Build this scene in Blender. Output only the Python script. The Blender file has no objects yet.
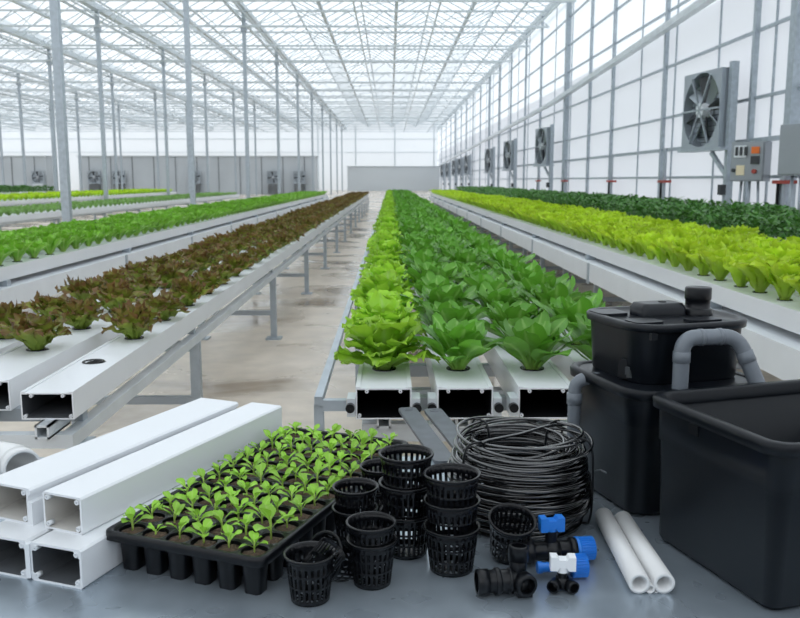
import bpy, math, random
from mathutils import Vector, Matrix

# ------------------------------------------------------------------ camera, sky, exposure
scene = bpy.context.scene
col = scene.collection
F_PX = 850.0
CAM_H = 1.25
cam_data = bpy.data.cameras.new('camera')
cam_data.sensor_fit = 'HORIZONTAL'
cam_data.sensor_width = 36.0
cam_data.lens = 36.0 * F_PX / 800.0
cam_data.clip_start = 0.05
cam_data.clip_end = 400
cam_data.dof.use_dof = True
cam_data.dof.focus_distance = 1.75
cam_data.dof.aperture_fstop = 11.0
cam = bpy.data.objects.new('camera', cam_data)
col.objects.link(cam)
PITCH = math.atan(129 / F_PX)
YAW = math.atan(10 / math.hypot(F_PX, 129))
cam.location = (0, 0, CAM_H)
cam.rotation_euler = (math.pi / 2 - PITCH, 0, -YAW)
scene.camera = cam

world = bpy.data.worlds.new('sky')
scene.world = world
world.use_nodes = True
wn = world.node_tree
bg = wn.nodes['Background']
bg.inputs['Color'].default_value = (0.90, 0.955, 1.0, 1)
bg.inputs['Strength'].default_value = 1.55

scene.view_settings.view_transform = 'Standard'
scene.view_settings.look = 'None'
scene.view_settings.gamma = 1.0
scene.view_settings.use_curve_mapping = False
scene.view_settings.exposure = 0.0

RNG = random.Random(7)
PI = math.pi


# ------------------------------------------------------------------ materials
def new_mat(name):
    m = bpy.data.materials.new(name)
    m.use_nodes = True
    nt = m.node_tree
    return m, nt, nt.nodes['Principled BSDF'], nt.nodes['Material Output']


def mat(name, color, rough=0.5, metal=0.0, spec=0.5, noise=None, bump=None, coat=0.0):
    """noise = (scale, amount) colour mottling, bump = (scale, strength)"""
    m, nt, b, out = new_mat(name)
    b.inputs['Base Color'].default_value = (*color, 1)
    b.inputs['Roughness'].default_value = rough
    b.inputs['Metallic'].default_value = metal
    b.inputs['Specular IOR Level'].default_value = spec
    b.inputs['Coat Weight'].default_value = coat
    if noise or bump:
        tc = nt.nodes.new('ShaderNodeTexCoord')
    if noise:
        n = nt.nodes.new('ShaderNodeTexNoise')
        n.inputs['Scale'].default_value = noise[0]
        n.inputs['Detail'].default_value = 5
        nt.links.new(tc.outputs['Object'], n.inputs['Vector'])
        r = nt.nodes.new('ShaderNodeMapRange')
        r.inputs['From Min'].default_value = 0.3
        r.inputs['From Max'].default_value = 0.7
        r.inputs['To Min'].default_value = 1 - noise[1]
        r.inputs['To Max'].default_value = 1 + noise[1]
        nt.links.new(n.outputs['Fac'], r.inputs['Value'])
        mx = nt.nodes.new('ShaderNodeMix')
        mx.data_type = 'RGBA'
        mx.blend_type = 'MULTIPLY'
        mx.inputs['Factor'].default_value = 1
        mx.inputs['A'].default_value = (*color, 1)
        nt.links.new(r.outputs['Result'], mx.inputs['B'])
        nt.links.new(mx.outputs['Result'], b.inputs['Base Color'])
    if bump:
        n2 = nt.nodes.new('ShaderNodeTexNoise')
        n2.inputs['Scale'].default_value = bump[0]
        n2.inputs['Detail'].default_value = 4
        nt.links.new(tc.outputs['Object'], n2.inputs['Vector'])
        bp = nt.nodes.new('ShaderNodeBump')
        bp.inputs['Strength'].default_value = bump[1]
        bp.inputs['Distance'].default_value = 0.002
        nt.links.new(n2.outputs['Fac'], bp.inputs['Height'])
        nt.links.new(bp.outputs['Normal'], b.inputs['Normal'])
    return m


def leaf_mat(name, base, mid, tip, rough=0.42, trans=0.3, mid_pos=0.45, vein=None, spec=0.4):
    m, nt, b, out = new_mat(name)
    a = nt.nodes.new('ShaderNodeAttribute'); a.attribute_name = 'along'
    rp = nt.nodes.new('ShaderNodeValToRGB')
    e = rp.color_ramp.elements
    e[0].position = 0.0; e[0].color = (*base, 1)
    e[1].position = 1.0; e[1].color = (*tip, 1)
    k = e.new(mid_pos); k.color = (*mid, 1)
    nt.links.new(a.outputs['Fac'], rp.inputs['Fac'])
    colour = rp.outputs['Color']
    if vein:
        ac = nt.nodes.new('ShaderNodeAttribute'); ac.attribute_name = 'across'
        mr = nt.nodes.new('ShaderNodeMapRange')
        mr.inputs['From Min'].default_value = 0.0
        mr.inputs['From Max'].default_value = 0.22
        mr.inputs['To Min'].default_value = 0.65
        mr.inputs['To Max'].default_value = 0.0
        nt.links.new(ac.outputs['Fac'], mr.inputs['Value'])
        mv = nt.nodes.new('ShaderNodeMix'); mv.data_type = 'RGBA'
        nt.links.new(mr.outputs['Result'], mv.inputs['Factor'])
        nt.links.new(colour, mv.inputs['A'])
        mv.inputs['B'].default_value = (*vein, 1)
        colour = mv.outputs['Result']
    rn = nt.nodes.new('ShaderNodeAttribute'); rn.attribute_name = 'rnd'
    oi = nt.nodes.new('ShaderNodeObjectInfo')
    ad = nt.nodes.new('ShaderNodeMath'); ad.operation = 'ADD'
    nt.links.new(rn.outputs['Fac'], ad.inputs[0]); nt.links.new(oi.outputs['Random'], ad.inputs[1])
    mr2 = nt.nodes.new('ShaderNodeMapRange')
    mr2.inputs['From Max'].default_value = 2.0
    mr2.inputs['To Min'].default_value = 0.72
    mr2.inputs['To Max'].default_value = 1.25
    nt.links.new(ad.outputs[0], mr2.inputs['Value'])
    mx = nt.nodes.new('ShaderNodeMix'); mx.data_type = 'RGBA'; mx.blend_type = 'MULTIPLY'
    mx.inputs['Factor'].default_value = 1
    nt.links.new(colour, mx.inputs['A']); nt.links.new(mr2.outputs['Result'], mx.inputs['B'])
    nt.links.new(mx.outputs['Result'], b.inputs['Base Color'])
    b.inputs['Roughness'].default_value = rough
    b.inputs['Specular IOR Level'].default_value = spec
    tr = nt.nodes.new('ShaderNodeBsdfTranslucent')
    nt.links.new(mx.outputs['Result'], tr.inputs['Color'])
    ms = nt.nodes.new('ShaderNodeMixShader')
    ms.inputs['Fac'].default_value = trans
    nt.links.new(b.outputs['BSDF'], ms.inputs[1]); nt.links.new(tr.outputs['BSDF'], ms.inputs[2])
    nt.links.new(ms.outputs['Shader'], out.inputs['Surface'])
    return m


def film_mat(name, fac, color=(0.92, 0.95, 0.97)):
    """cloudy greenhouse glazing: partly clear, partly light scattering"""
    m, nt, b, out = new_mat(name)
    nt.nodes.remove(b)
    t = nt.nodes.new('ShaderNodeBsdfTransparent'); t.inputs['Color'].default_value = (0.97, 0.985, 1.0, 1)
    d = nt.nodes.new('ShaderNodeBsdfDiffuse'); d.inputs['Color'].default_value = (*color, 1)
    l = nt.nodes.new('ShaderNodeBsdfTranslucent'); l.inputs['Color'].default_value = (*color, 1)
    s1 = nt.nodes.new('ShaderNodeMixShader'); s1.inputs['Fac'].default_value = 0.5
    nt.links.new(d.outputs[0], s1.inputs[1]); nt.links.new(l.outputs[0], s1.inputs[2])
    s2 = nt.nodes.new('ShaderNodeMixShader'); s2.inputs['Fac'].default_value = fac
    nt.links.new(t.outputs[0], s2.inputs[1]); nt.links.new(s1.outputs[0], s2.inputs[2])
    nt.links.new(s2.outputs[0], out.inputs['Surface'])
    return m


def floor_mat():
    m, nt, b, out = new_mat('wet_concrete')
    tc = nt.nodes.new('ShaderNodeTexCoord')
    n1 = nt.nodes.new('ShaderNodeTexNoise'); n1.inputs['Scale'].default_value = 0.9; n1.inputs['Detail'].default_value = 7
    n1.inputs['Distortion'].default_value = 0.6
    n2 = nt.nodes.new('ShaderNodeTexNoise'); n2.inputs['Scale'].default_value = 6; n2.inputs['Detail'].default_value = 6
    for n in (n1, n2):
        nt.links.new(tc.outputs['Object'], n.inputs['Vector'])
    r = nt.nodes.new('ShaderNodeValToRGB')
    e = r.color_ramp.elements
    e[0].position = 0.36; e[0].color = (0.34, 0.265, 0.195, 1)
    e[1].position = 0.62; e[1].color = (0.72, 0.635, 0.54, 1)
    k = e.new(0.46); k.color = (0.61, 0.525, 0.43, 1)
    nt.links.new(n1.outputs['Fac'], r.inputs['Fac'])
    mx = nt.nodes.new('ShaderNodeMix'); mx.data_type = 'RGBA'; mx.blend_type = 'MULTIPLY'; mx.inputs['Factor'].default_value = 1
    mr = nt.nodes.new('ShaderNodeMapRange')
    mr.inputs['From Min'].default_value = 0.3; mr.inputs['From Max'].default_value = 0.7
    mr.inputs['To Min'].default_value = 0.86; mr.inputs['To Max'].default_value = 1.08
    nt.links.new(n2.outputs['Fac'], mr.inputs['Value'])
    nt.links.new(r.outputs['Color'], mx.inputs['A']); nt.links.new(mr.outputs['Result'], mx.inputs['B'])
    nt.links.new(mx.outputs['Result'], b.inputs['Base Color'])
    rr = nt.nodes.new('ShaderNodeMapRange')
    rr.inputs['From Min'].default_value = 0.38; rr.inputs['From Max'].default_value = 0.58
    rr.inputs['To Min'].default_value = 0.12; rr.inputs['To Max'].default_value = 0.42
    nt.links.new(n1.outputs['Fac'], rr.inputs['Value'])
    nt.links.new(rr.outputs['Result'], b.inputs['Roughness'])
    b.inputs['Specular IOR Level'].default_value = 0.6
    return m


def table_mat():
    m, nt, b, out = new_mat('zinc_sheet')
    tc = nt.nodes.new('ShaderNodeTexCoord')
    n1 = nt.nodes.new('ShaderNodeTexNoise'); n1.inputs['Scale'].default_value = 7; n1.inputs['Detail'].default_value = 3
    n2 = nt.nodes.new('ShaderNodeTexNoise'); n2.inputs['Scale'].default_value = 16; n2.inputs['Detail'].default_value = 1
    for n in (n1, n2):
        nt.links.new(tc.outputs['Object'], n.inputs['Vector'])
    r = nt.nodes.new('ShaderNodeValToRGB')
    e = r.color_ramp.elements
    e[0].position = 0.34; e[0].color = (0.30, 0.355, 0.41, 1)
    e[1].position = 0.68; e[1].color = (0.44, 0.505, 0.565, 1)
    nt.links.new(n1.outputs['Fac'], r.inputs['Fac'])
    nt.links.new(r.outputs['Color'], b.inputs['Base Color'])
    mr = nt.nodes.new('ShaderNodeMapRange')
    mr.inputs['From Min'].default_value = 0.3; mr.inputs['From Max'].default_value = 0.7
    mr.inputs['To Min'].default_value = 0.26; mr.inputs['To Max'].default_value = 0.34
    nt.links.new(n2.outputs['Fac'], mr.inputs['Value'])
    nt.links.new(mr.outputs['Result'], b.inputs['Roughness'])
    b.inputs['Metallic'].default_value = 0.6
    bp = nt.nodes.new('ShaderNodeBump'); bp.inputs['Strength'].default_value = 0.05; bp.inputs['Distance'].default_value = 0.002
    nt.links.new(n1.outputs['Fac'], bp.inputs['Height']); nt.links.new(bp.outputs['Normal'], b.inputs['Normal'])
    return m


M = dict(
    galv=mat('galvanized_steel', (0.40, 0.45, 0.495), 0.42, 0.5, noise=(14, 0.12)),
    galv_light=mat('pale_galvanized_steel', (0.66, 0.70, 0.73), 0.4, 0.35, noise=(6, 0.08)),
    truss=mat('truss_steel', (0.60, 0.65, 0.68), 0.5, 0.15),
    white=mat('white_plastic', (0.73, 0.75, 0.775), 0.3, noise=(3, 0.025)),
    white_dull=mat('white_plastic_worn', (0.73, 0.76, 0.79), 0.38, noise=(5, 0.03)),
    pvc=mat('white_pipe_plastic', (0.72, 0.725, 0.725), 0.28),
    black=mat('black_plastic', (0.005, 0.006, 0.008), 0.28, spec=0.28),
    pot=mat('black_pot_plastic', (0.0035, 0.004, 0.0055), 0.24, spec=0.28),
    tray=mat('black_tray_plastic', (0.004, 0.0048, 0.0065), 0.28, spec=0.28),
    bucket=mat('dark_bucket_plastic', (0.0045, 0.0062, 0.009), 0.34, spec=0.22),
    lid=mat('dark_lid_plastic', (0.007, 0.009, 0.0125), 0.3, spec=0.3),
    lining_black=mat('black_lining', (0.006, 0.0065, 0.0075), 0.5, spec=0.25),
    inside_grey=mat('dark_grey_inside', (0.10, 0.108, 0.118), 0.5),  # for inner faces, darker than the white outer walls
    inside_cream=mat('cream_inside', (0.62, 0.60, 0.565), 0.5),
    hose=mat('black_hose_rubber', (0.004, 0.0048, 0.006), 0.16, spec=1.0, coat=0.6),
    grey_pipe=mat('grey_pipe_plastic', (0.145, 0.165, 0.19), 0.36),
    grey_bar=mat('grey_strip_plastic', (0.11, 0.122, 0.138), 0.5, noise=(30, 0.15)),
    blue=mat('blue_plastic', (0.012, 0.17, 0.62), 0.33),
    white_handle=mat('white_handle_plastic', (0.78, 0.80, 0.82), 0.3),
    panel=film_mat('white_wall_sheet', 0.95, (0.70, 0.71, 0.74)),
    grey_panel=mat('grey_wall_panel', (0.50, 0.535, 0.565), 0.6, noise=(0.6, 0.04)),
    grey_panel_light=mat('light_grey_wall_panel', (0.60, 0.64, 0.67), 0.6),
    seam=mat('panel_seam', (0.22, 0.24, 0.26), 0.6),
    soil=mat('peat_soil', (0.085, 0.055, 0.036), 0.95, noise=(300, 0.6), bump=(400, 1.0)),
    fan_dark=mat('fan_dark_metal', (0.035, 0.04, 0.045), 0.5),
    fan_grey=mat('fan_grey_metal', (0.36, 0.40, 0.44), 0.4, 0.5),
    box_grey=mat('control_box_grey', (0.30, 0.325, 0.35), 0.45, 0.4),
    orange=mat('orange_switch', (0.75, 0.16, 0.02), 0.4),
    red=mat('red_valve_paint', (0.35, 0.05, 0.035), 0.5),
    cream=mat('cream_sticker', (0.75, 0.66, 0.45), 0.6),
    lettuce=leaf_mat('frilly_lettuce_leaf', (0.44, 0.64, 0.14), (0.27, 0.55, 0.035), (0.38, 0.66, 0.05), vein=(0.42, 0.62, 0.16)),
    leafy=leaf_mat('leafy_green_leaf', (0.40, 0.60, 0.15), (0.15, 0.375, 0.035), (0.125, 0.345, 0.035), mid_pos=0.38, rough=0.34, vein=(0.33, 0.55, 0.15)),
    red_leaf=leaf_mat('red_lettuce_leaf', (0.34, 0.50, 0.09), (0.30, 0.37, 0.055), (0.185, 0.088, 0.036), mid_pos=0.68, rough=0.4),
    romaine=leaf_mat('romaine_leaf', (0.44, 0.62, 0.16), (0.19, 0.45, 0.035), (0.21, 0.47, 0.04), vein=(0.45, 0.62, 0.2)),
    lime=leaf_mat('lime_lettuce_leaf', (0.50, 0.68, 0.12), (0.43, 0.68, 0.03), (0.56, 0.77, 0.04), trans=.38),
    dark=leaf_mat('dark_green_leaf', (0.13, 0.29, 0.06), (0.055, 0.18, 0.025), (0.065, 0.205, 0.032), trans=0.25),
    young=leaf_mat('young_plant_leaf', (0.28, 0.4, 0.14), (0.20, 0.36, 0.09), (0.22, 0.40, 0.10)),
    seedling=leaf_mat('seedling_leaf', (0.52, 0.70, 0.16), (0.33, 0.64, 0.06), (0.32, 0.62, 0.06), vein=(0.44, 0.66, 0.16)),
    table=table_mat(),
    floor=floor_mat(),
    roof_film=film_mat('roof_glazing', 0.42),
    wall_film=film_mat('wall_glazing', 0.72),
    back_film=film_mat('end_wall_glazing', 0.93, (0.80, 0.82, 0.84)),
)


# ------------------------------------------------------------------ mesh builder
class MB:
    def __init__(s):
        s.v = []; s.f = []; s.sm = []; s.attr = {}

    def add(s, verts, faces, smooth=False, mtx=None):
        o = len(s.v)
        if mtx is not None:
            verts = [tuple(mtx @ Vector(p)) for p in verts]
        s.v.extend(verts)
        for f in faces:
            s.f.append([i + o for i in f]); s.sm.append(smooth)
        return o

    def box(s, c, size, mtx=None, rz=0.0):
        x, y, z = size[0] / 2, size[1] / 2, size[2] / 2
        cr, sr = math.cos(rz), math.sin(rz)
        vs = []
        for dz in (-z, z):
            for dx, dy in ((-x, -y), (x, -y), (x, y), (-x, y)):
                vs.append((c[0] + dx * cr - dy * sr, c[1] + dx * sr + dy * cr, c[2] + dz))
        s.add(vs, [(3, 2, 1, 0), (4, 5, 6, 7), (0, 1, 5, 4), (1, 2, 6, 5), (2, 3, 7, 6), (3, 0, 4, 7)], False, mtx)

    def bar(s, p, q, w, h=None, up=(0, 0, 1)):
        """rectangular bar from p to q"""
        h = h or w
        p, q = Vector(p), Vector(q)
        d = (q - p).normalized()
        u = Vector(up)
        if abs(d.dot(u)) > 0.99:
            u = Vector((0, 1, 0))
        a = d.cross(u).normalized() * (w / 2)
        b = a.cross(d).normalized() * (h / 2)
        vs = []
        for e in (p, q):
            for k1, k2 in ((-1, -1), (1, -1), (1, 1), (-1, 1)):
                vs.append(tuple(e + a * k1 + b * k2))
        s.add(vs, [(0, 1, 2, 3), (7, 6, 5, 4), (4, 5, 1, 0), (5, 6, 2, 1), (6, 7, 3, 2), (7, 4, 0, 3)])

    def lathe(s, prof, base=(0, 0, 0), axis=(0, 0, 1), seg=20, smooth=True, closed=False):
        """prof: list of (radius, height along axis)"""
        ax = Vector(axis).normalized()
        t = Vector((1, 0, 0)) if abs(ax.x) < 0.9 else Vector((0, 1, 0))
        a = ax.cross(t).normalized(); b = ax.cross(a).normalized()
        B = Vector(base)
        vs = []; fs = []
        n = len(prof)
        for r, h in prof:
            for k in range(seg):
                an = 2 * PI * k / seg
                vs.append(tuple(B + ax * h + (a * math.cos(an) + b * math.sin(an)) * r))
        for i in range(n - 1 if not closed else n):
            j = (i + 1) % n
            for k in range(seg):
                k2 = (k + 1) % seg
                fs.append((i * seg + k, j * seg + k, j * seg + k2, i * seg + k2))
        s.add(vs, fs, smooth)

    def cyl(s, p, q, r, r2=None, seg=16, caps=True, smooth=True):
        p, q = Vector(p), Vector(q)
        L = (q - p).length
        r2 = r if r2 is None else r2
        s.lathe([(r, 0), (r2, L)], p, q - p, seg, smooth)
        if caps:
            s.lathe([(0.0001, 0), (r, 0)], p, q - p, seg, False)
            s.lathe([(r2, L), (0.0001, L)], p, q - p, seg, False)

    def pipe(s, p, q, r, ri, seg=24):
        p, q = Vector(p), Vector(q)
        L = (q - p).length
        s.lathe([(ri, 0), (r, 0), (r, L), (ri, L)], p, q - p, seg, True, closed=True)

    def tube(s, pts, r, seg=8, closed=False, caps=True):
        pts = [Vector(p) for p in pts]
        n = len(pts)
        vs = []; fs = []
        prev = None
        for i in range(n):
            if closed:
                d = pts[(i + 1) % n] - pts[i - 1]
            else:
                d = pts[min(i + 1, n - 1)] - pts[max(i - 1, 0)]
            d.normalize()
            if prev is None:
                t = Vector((0, 0, 1)) if abs(d.z) < 0.9 else Vector((1, 0, 0))
                a = d.cross(t).normalized()
            else:
                a = (prev - d * prev.dot(d)).normalized()
            prev = a
            b = d.cross(a)
            rr = r[i] if isinstance(r, (list, tuple)) else r
            for k in range(seg):
                an = 2 * PI * k / seg
                vs.append(tuple(pts[i] + (a * math.cos(an) + b * math.sin(an)) * rr))
        for i in range(n if closed else n - 1):
            j = (i + 1) % n
            for k in range(seg):
                k2 = (k + 1) % seg
                fs.append((i * seg + k, i * seg + k2, j * seg + k2, j * seg + k))
        s.add(vs, fs, True)
        if caps and not closed:
            o = len(s.v) - n * seg
            s.f.append([o + k for k in range(seg)][::-1]); s.sm.append(False)
            s.f.append([o + (n - 1) * seg + k for k in range(seg)]); s.sm.append(False)

    def extrude_poly(s, poly, z0, z1, mtx=None, smooth=False):
        n = len(poly)
        vs = [(x, y, z0) for x, y in poly] + [(x, y, z1) for x, y in poly]
        fs = [tuple(range(n))[::-1], tuple(range(n, 2 * n))]
        s.add(vs, fs, False, mtx)
        s.add(vs, [(i, (i + 1) % n, n + (i + 1) % n, n + i) for i in range(n)], smooth, mtx)

    def mesh(s, name, m):
        me = bpy.data.meshes.new(name)
        me.from_pydata(s.v, [], s.f)
        me.polygons.foreach_set('use_smooth', s.sm)
        for k, vals in s.attr.items():
            at = me.attributes.new(k, 'FLOAT', 'POINT')
            at.data.foreach_set('value', vals)
        if m is not None:
            me.materials.append(m)
        me.update()
        return me

    def build(s, name, m, parent=None, loc=None):
        o = bpy.data.objects.new(name, s.mesh(name, m))
        col.objects.link(o)
        if parent is not None:
            o.parent = parent
        if loc is not None:
            o.location = loc
        return o


def tag(o, label=None, cat=None, group=None, kind=None):
    if label: o['label'] = label
    if cat: o['category'] = cat
    if group: o['group'] = group
    if kind: o['kind'] = kind
    return o


def empty(name, loc=(0, 0, 0), rz=0.0, label=None, cat=None, group=None, kind=None):
    o = bpy.data.objects.new(name, None)
    col.objects.link(o)
    o.location = loc; o.rotation_euler = (0, 0, rz)
    return tag(o, label, cat, group, kind)


def struct(name, mb, m):
    return tag(mb.build(name, m), kind='structure')


def copy_tree(o, parent=None):
    c = o.copy(); col.objects.link(c)
    if parent is not None:
        c.parent = parent
    for ch in list(o.children):
        copy_tree(ch, c)
    return c


def rrect(hx, hy, r, n=6, cx=0, cy=0):
    pts = []
    for sx, sy, a0 in ((1, 1, 0), (-1, 1, 90), (-1, -1, 180), (1, -1, 270)):
        for k in range(n + 1):
            a = math.radians(a0 + 90 * k / n)
            pts.append((cx + sx * (hx - r) + r * math.cos(a), cy + sy * (hy - r) + r * math.sin(a)))
    return pts


def loft(mb, levels, cap0=False, cap1=False, n=6, smooth=True):
    """levels: (z, hx, hy, r)"""
    rings = [[(x, y, z) for x, y in rrect(hx, hy, r, n)] for z, hx, hy, r in levels]
    m = len(rings[0])
    vs = [p for g in rings for p in g]
    fs = []
    for i in range(len(rings) - 1):
        for k in range(m):
            k2 = (k + 1) % m
            fs.append((i * m + k, i * m + k2, (i + 1) * m + k2, (i + 1) * m + k))
    mb.add(vs, fs, smooth)
    if cap0:
        mb.add(rings[0], [tuple(range(m))[::-1]])
    if cap1:
        mb.add(rings[-1], [tuple(range(m))])


ORD = ['first', 'second', 'third', 'fourth', 'fifth', 'sixth', 'seventh', 'eighth', 'ninth', 'tenth', 'eleventh', 'twelfth']


# ------------------------------------------------------------------ the greenhouse shell
Y_END = 106.0
X_WALL = 5.9
X_FAR = -48.6
BAY = 5.4
EAVE = 7.5
b = MB(); b.box(((X_WALL + X_FAR) / 2, 52, -0.05), (X_WALL - X_FAR + 2, 116, 0.1)); struct('floor', b, M['floor'])

# right wall: white panels below, glazing above
b = MB(); b.add([(X_WALL + 0.05, -6, 0), (X_WALL + 0.05, Y_END, 0), (X_WALL + 0.05, Y_END, 4.45), (X_WALL + 0.05, -6, 4.45)], [(0, 1, 2, 3)]); struct('wall_right', b, M['panel'])
b = MB(); b.add([(X_WALL + 0.05, -6, 4.45), (X_WALL + 0.05, Y_END, 4.45), (X_WALL + 0.05, Y_END, EAVE + .3), (X_WALL + 0.05, -6, EAVE + .3)], [(0, 1, 2, 3)])
struct('window_1', b, M['wall_film'])
b = MB(); b.add([(X_FAR, Y_END, 0), (X_WALL, Y_END, 0), (X_WALL, Y_END, EAVE + 1.4), (X_FAR, Y_END, EAVE + 1.4)], [(0, 1, 2, 3)])
struct('wall_back', b, M['back_film'])
b = MB(); b.add([(X_FAR, -6, 0), (X_FAR, Y_END, 0), (X_FAR, Y_END, EAVE + .3), (X_FAR, -6, EAVE + .3)], [(0, 1, 2, 3)])
struct('wall_left', b, M['back_film'])
b = MB(); b.box(((X_WALL + X_FAR) / 2, -6.05, 1.6), (X_WALL - X_FAR, 0.06, 3.2)); struct('wall_front', b, M['panel'])

# saw-tooth roof: two small gables to each bay
gut_x = [X_WALL, -BAY] + [-BAY * k for k in range(2, 10)]
ridge = []
for i in range(len(gut_x) - 1):
    x0, x1 = gut_x[i], gut_x[i + 1]
    n = 4 if i == 0 else 2
    for k in range(n):
        ridge.append((x0 + (x1 - x0) * k / n, x0 + (x1 - x0) * (k + 1) / n))
b = MB()
bars = MB()
for x0, x1 in ridge:
    xm = (x0 + x1) / 2
    for xa, xb in ((x0, xm), (x1, xm)):
        b.add([(xa, -6, EAVE + 0.2), (xa, Y_END, EAVE + 0.2), (xb, Y_END, EAVE + 0.95), (xb, -6, EAVE + 0.95)], [(0, 1, 2, 3)])
        if xm > -33:
            y = 24.0
            while y < Y_END:
                bars.bar((xa, y, EAVE + 0.17), (xb, y, EAVE + 0.92), 0.026, 0.04)
                y += 1.15
    bars.bar((xm, 20, EAVE + 0.93), (xm, Y_END, EAVE + 0.93), 0.06, 0.08)
struct('ceiling', b, M['roof_film'])
struct('trim_1', bars, M['truss'])

# gutters (each one a beam of its own) with heating pipe hung below
for i, x in enumerate(gut_x):
    g = MB()
    g.box((x, 50, EAVE), (0.24, 112, 0.16))
    g.bar((x - 0.16, 0, EAVE - 0.32), (x - 0.16, Y_END, EAVE - 0.32), 0.07)
    g.bar((x + 0.16, 0, EAVE - 0.32), (x + 0.16, Y_END, EAVE - 0.32), 0.05)
    struct('trim_%d' % (i + 2), g, M['truss'])
# valley purlins between gutters
n_t = len(gut_x) + 2
for x0, x1 in ridge[:8]:
    if abs(x1 - gut_x[1]) < 0.1 or abs(x1 - X_WALL) < 0.1:
        continue
    g = MB()
    thick = abs(x1 - (X_WALL + gut_x[1]) / 2) < 1.5
    g.box((x1, 55, EAVE + 0.12), (0.12, 100, 0.12))
    g.box((x1 + 1.4, 55, EAVE - 0.55), (0.05, 100, 0.05))
    struct('trim_%d' % n_t, g, M['truss']); n_t += 1

# lattice trusses across the house
TR_Y = [14.2 + 4.6 * k for k in range(2, 20)]
for y in TR_Y:
    t = MB()
    zb, zt = 6.85, EAVE - 0.1
    t.bar((X_FAR, y, zb), (X_WALL, y, zb), 0.07, 0.07)
    t.bar((X_FAR, y, zt), (X_WALL, y, zt), 0.07, 0.07)
    x = X_WALL
    x_end = max(X_FAR, -0.55 * y - 2)
    up = True
    while x > x_end:
        a, c = (zb, zt) if up else (zt, zb)
        t.bar((x, y, a), (x - 0.68, y, c), 0.032)
        x -= 0.68; up = not up
    struct('trim_%d' % n_t, t, M['truss']); n_t += 1
# roof wind braces
t = MB()
for x0, x1 in zip(gut_x[:-1], gut_x[1:]):
    for k in range(2, 18, 1):
        y = 14.2 + 4.6 * k
        t.bar((x0, y, zb), ((x0 + x1) / 2, y + 4.6, zb), 0.018)
        t.bar((x1, y + 4.6, zb), ((x0 + x1) / 2, y, zb), 0.018)
struct('trim_%d' % n_t, t, M['truss']); n_t += 1

# columns
col_me = MB(); col_me.box((0, 0, (EAVE - 0.08) / 2), (0.13, 0.13, EAVE - 0.08)); col_me = col_me.mesh('steel_column', M['galv'])
base_me = MB(); base_me.box((0, 0, 0.01), (0.3, 0.3, 0.02)); base_me = base_me.mesh('base_plate', M['galv'])
brk_me = MB(); brk_me.box((0, 0, 6.78), (0.22, 0.22, 0.18)); brk_me = brk_me.mesh('truss_bracket', M['galv'])
COL_Y = [14.35 + 9.2 * k for k in range(0, 10)]
row_names = {1: 'row beside the romaine bench', 2: 'second row from the aisle', 3: 'third row from the aisle', 4: 'fourth row from the aisle', 5: 'fifth row from the aisle'}
for r in range(1, 6):
    n_in = 0
    for y in COL_Y:
        x = -BAY * r
        if x / y < -0.5 or (y > 74 and -46 < x < -6):
            continue
        o = bpy.data.objects.new('steel_column', col_me); col.objects.link(o); o.location = (x, y, 0)
        if n_in < 5 and r <= 2:
            lb = 'square roof column, %s from the near end of the %s' % (ORD[n_in], row_names[r])
            tag(o, lb, 'column', 'roof columns in the ' + row_names[r], 'thing')
        else:
            tag(o, 'slim galvanized roof column %sin the %s' % ('past the fifth ' if r <= 2 else '', row_names[r]), 'column', 'roof columns in the ' + row_names[r], 'thing')
        n_in += 1
        for me in (base_me, brk_me):
            c = bpy.data.objects.new(me.name.split('.')[0], me); col.objects.link(c); c.parent = o

# back of the house
for i, x in enumerate((-8.8, -4.2, 0.6, 5.4)):
    g = MB(); g.box((x, Y_END - 0.15, 4), (0.14, 0.14, 8)); struct('trim_%d' % n_t, g, M['truss']); n_t += 1
g = MB()
for z in (4.6, 6.2):
    g.bar((X_FAR, Y_END - 0.1, z), (X_WALL, Y_END - 0.1, z), 0.08)
struct('trim_%d' % n_t, g, M['truss']); n_t += 1
o = empty('partition_panel', (0.4, 99, 0), label='low light grey partition across the far end of the aisle', cat='partition')
g = MB(); g.box((0, 0, 1.38), (10.6, 0.2, 2.76)); g.build('panel', M['grey_panel_light'], o)
g = MB(); g.box((0, -0.03, 2.78), (10.7, 0.3, 0.07)); g.build('coping', M['galv'], o)


def grey_building(x0, x1, y, h, label, seams):
    o = empty('equipment_building', ((x0 + x1) / 2, y, 0), label=label, cat='building')
    w = x1 - x0
    g = MB(); g.box((0, 1.2, h / 2), (w, 2.4, h)); g.build('wall_shell', M['grey_panel'], o)
    g = MB(); g.box((0, 1.2, h + 0.05), (w + 0.2, 2.6, 0.1)); g.build('roof_cap', M['grey_panel_light'], o)
    for k in range(seams):
        xs = -w / 2 + w * (k + 0.5) / seams
        g = MB(); g.box((xs, -0.02, h / 2), (0.07, 0.05, h)); g.build('panel_seam', M['seam'], o)
    return o


grey_building(-27.0, -6.5, 75, 3.25, 'long grey panelled equipment building with fans at the far left', 11)
grey_building(-45.5, -29.8, 75, 3.25, 'grey panelled building at the left edge, beyond the nearest column', 8)

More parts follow.
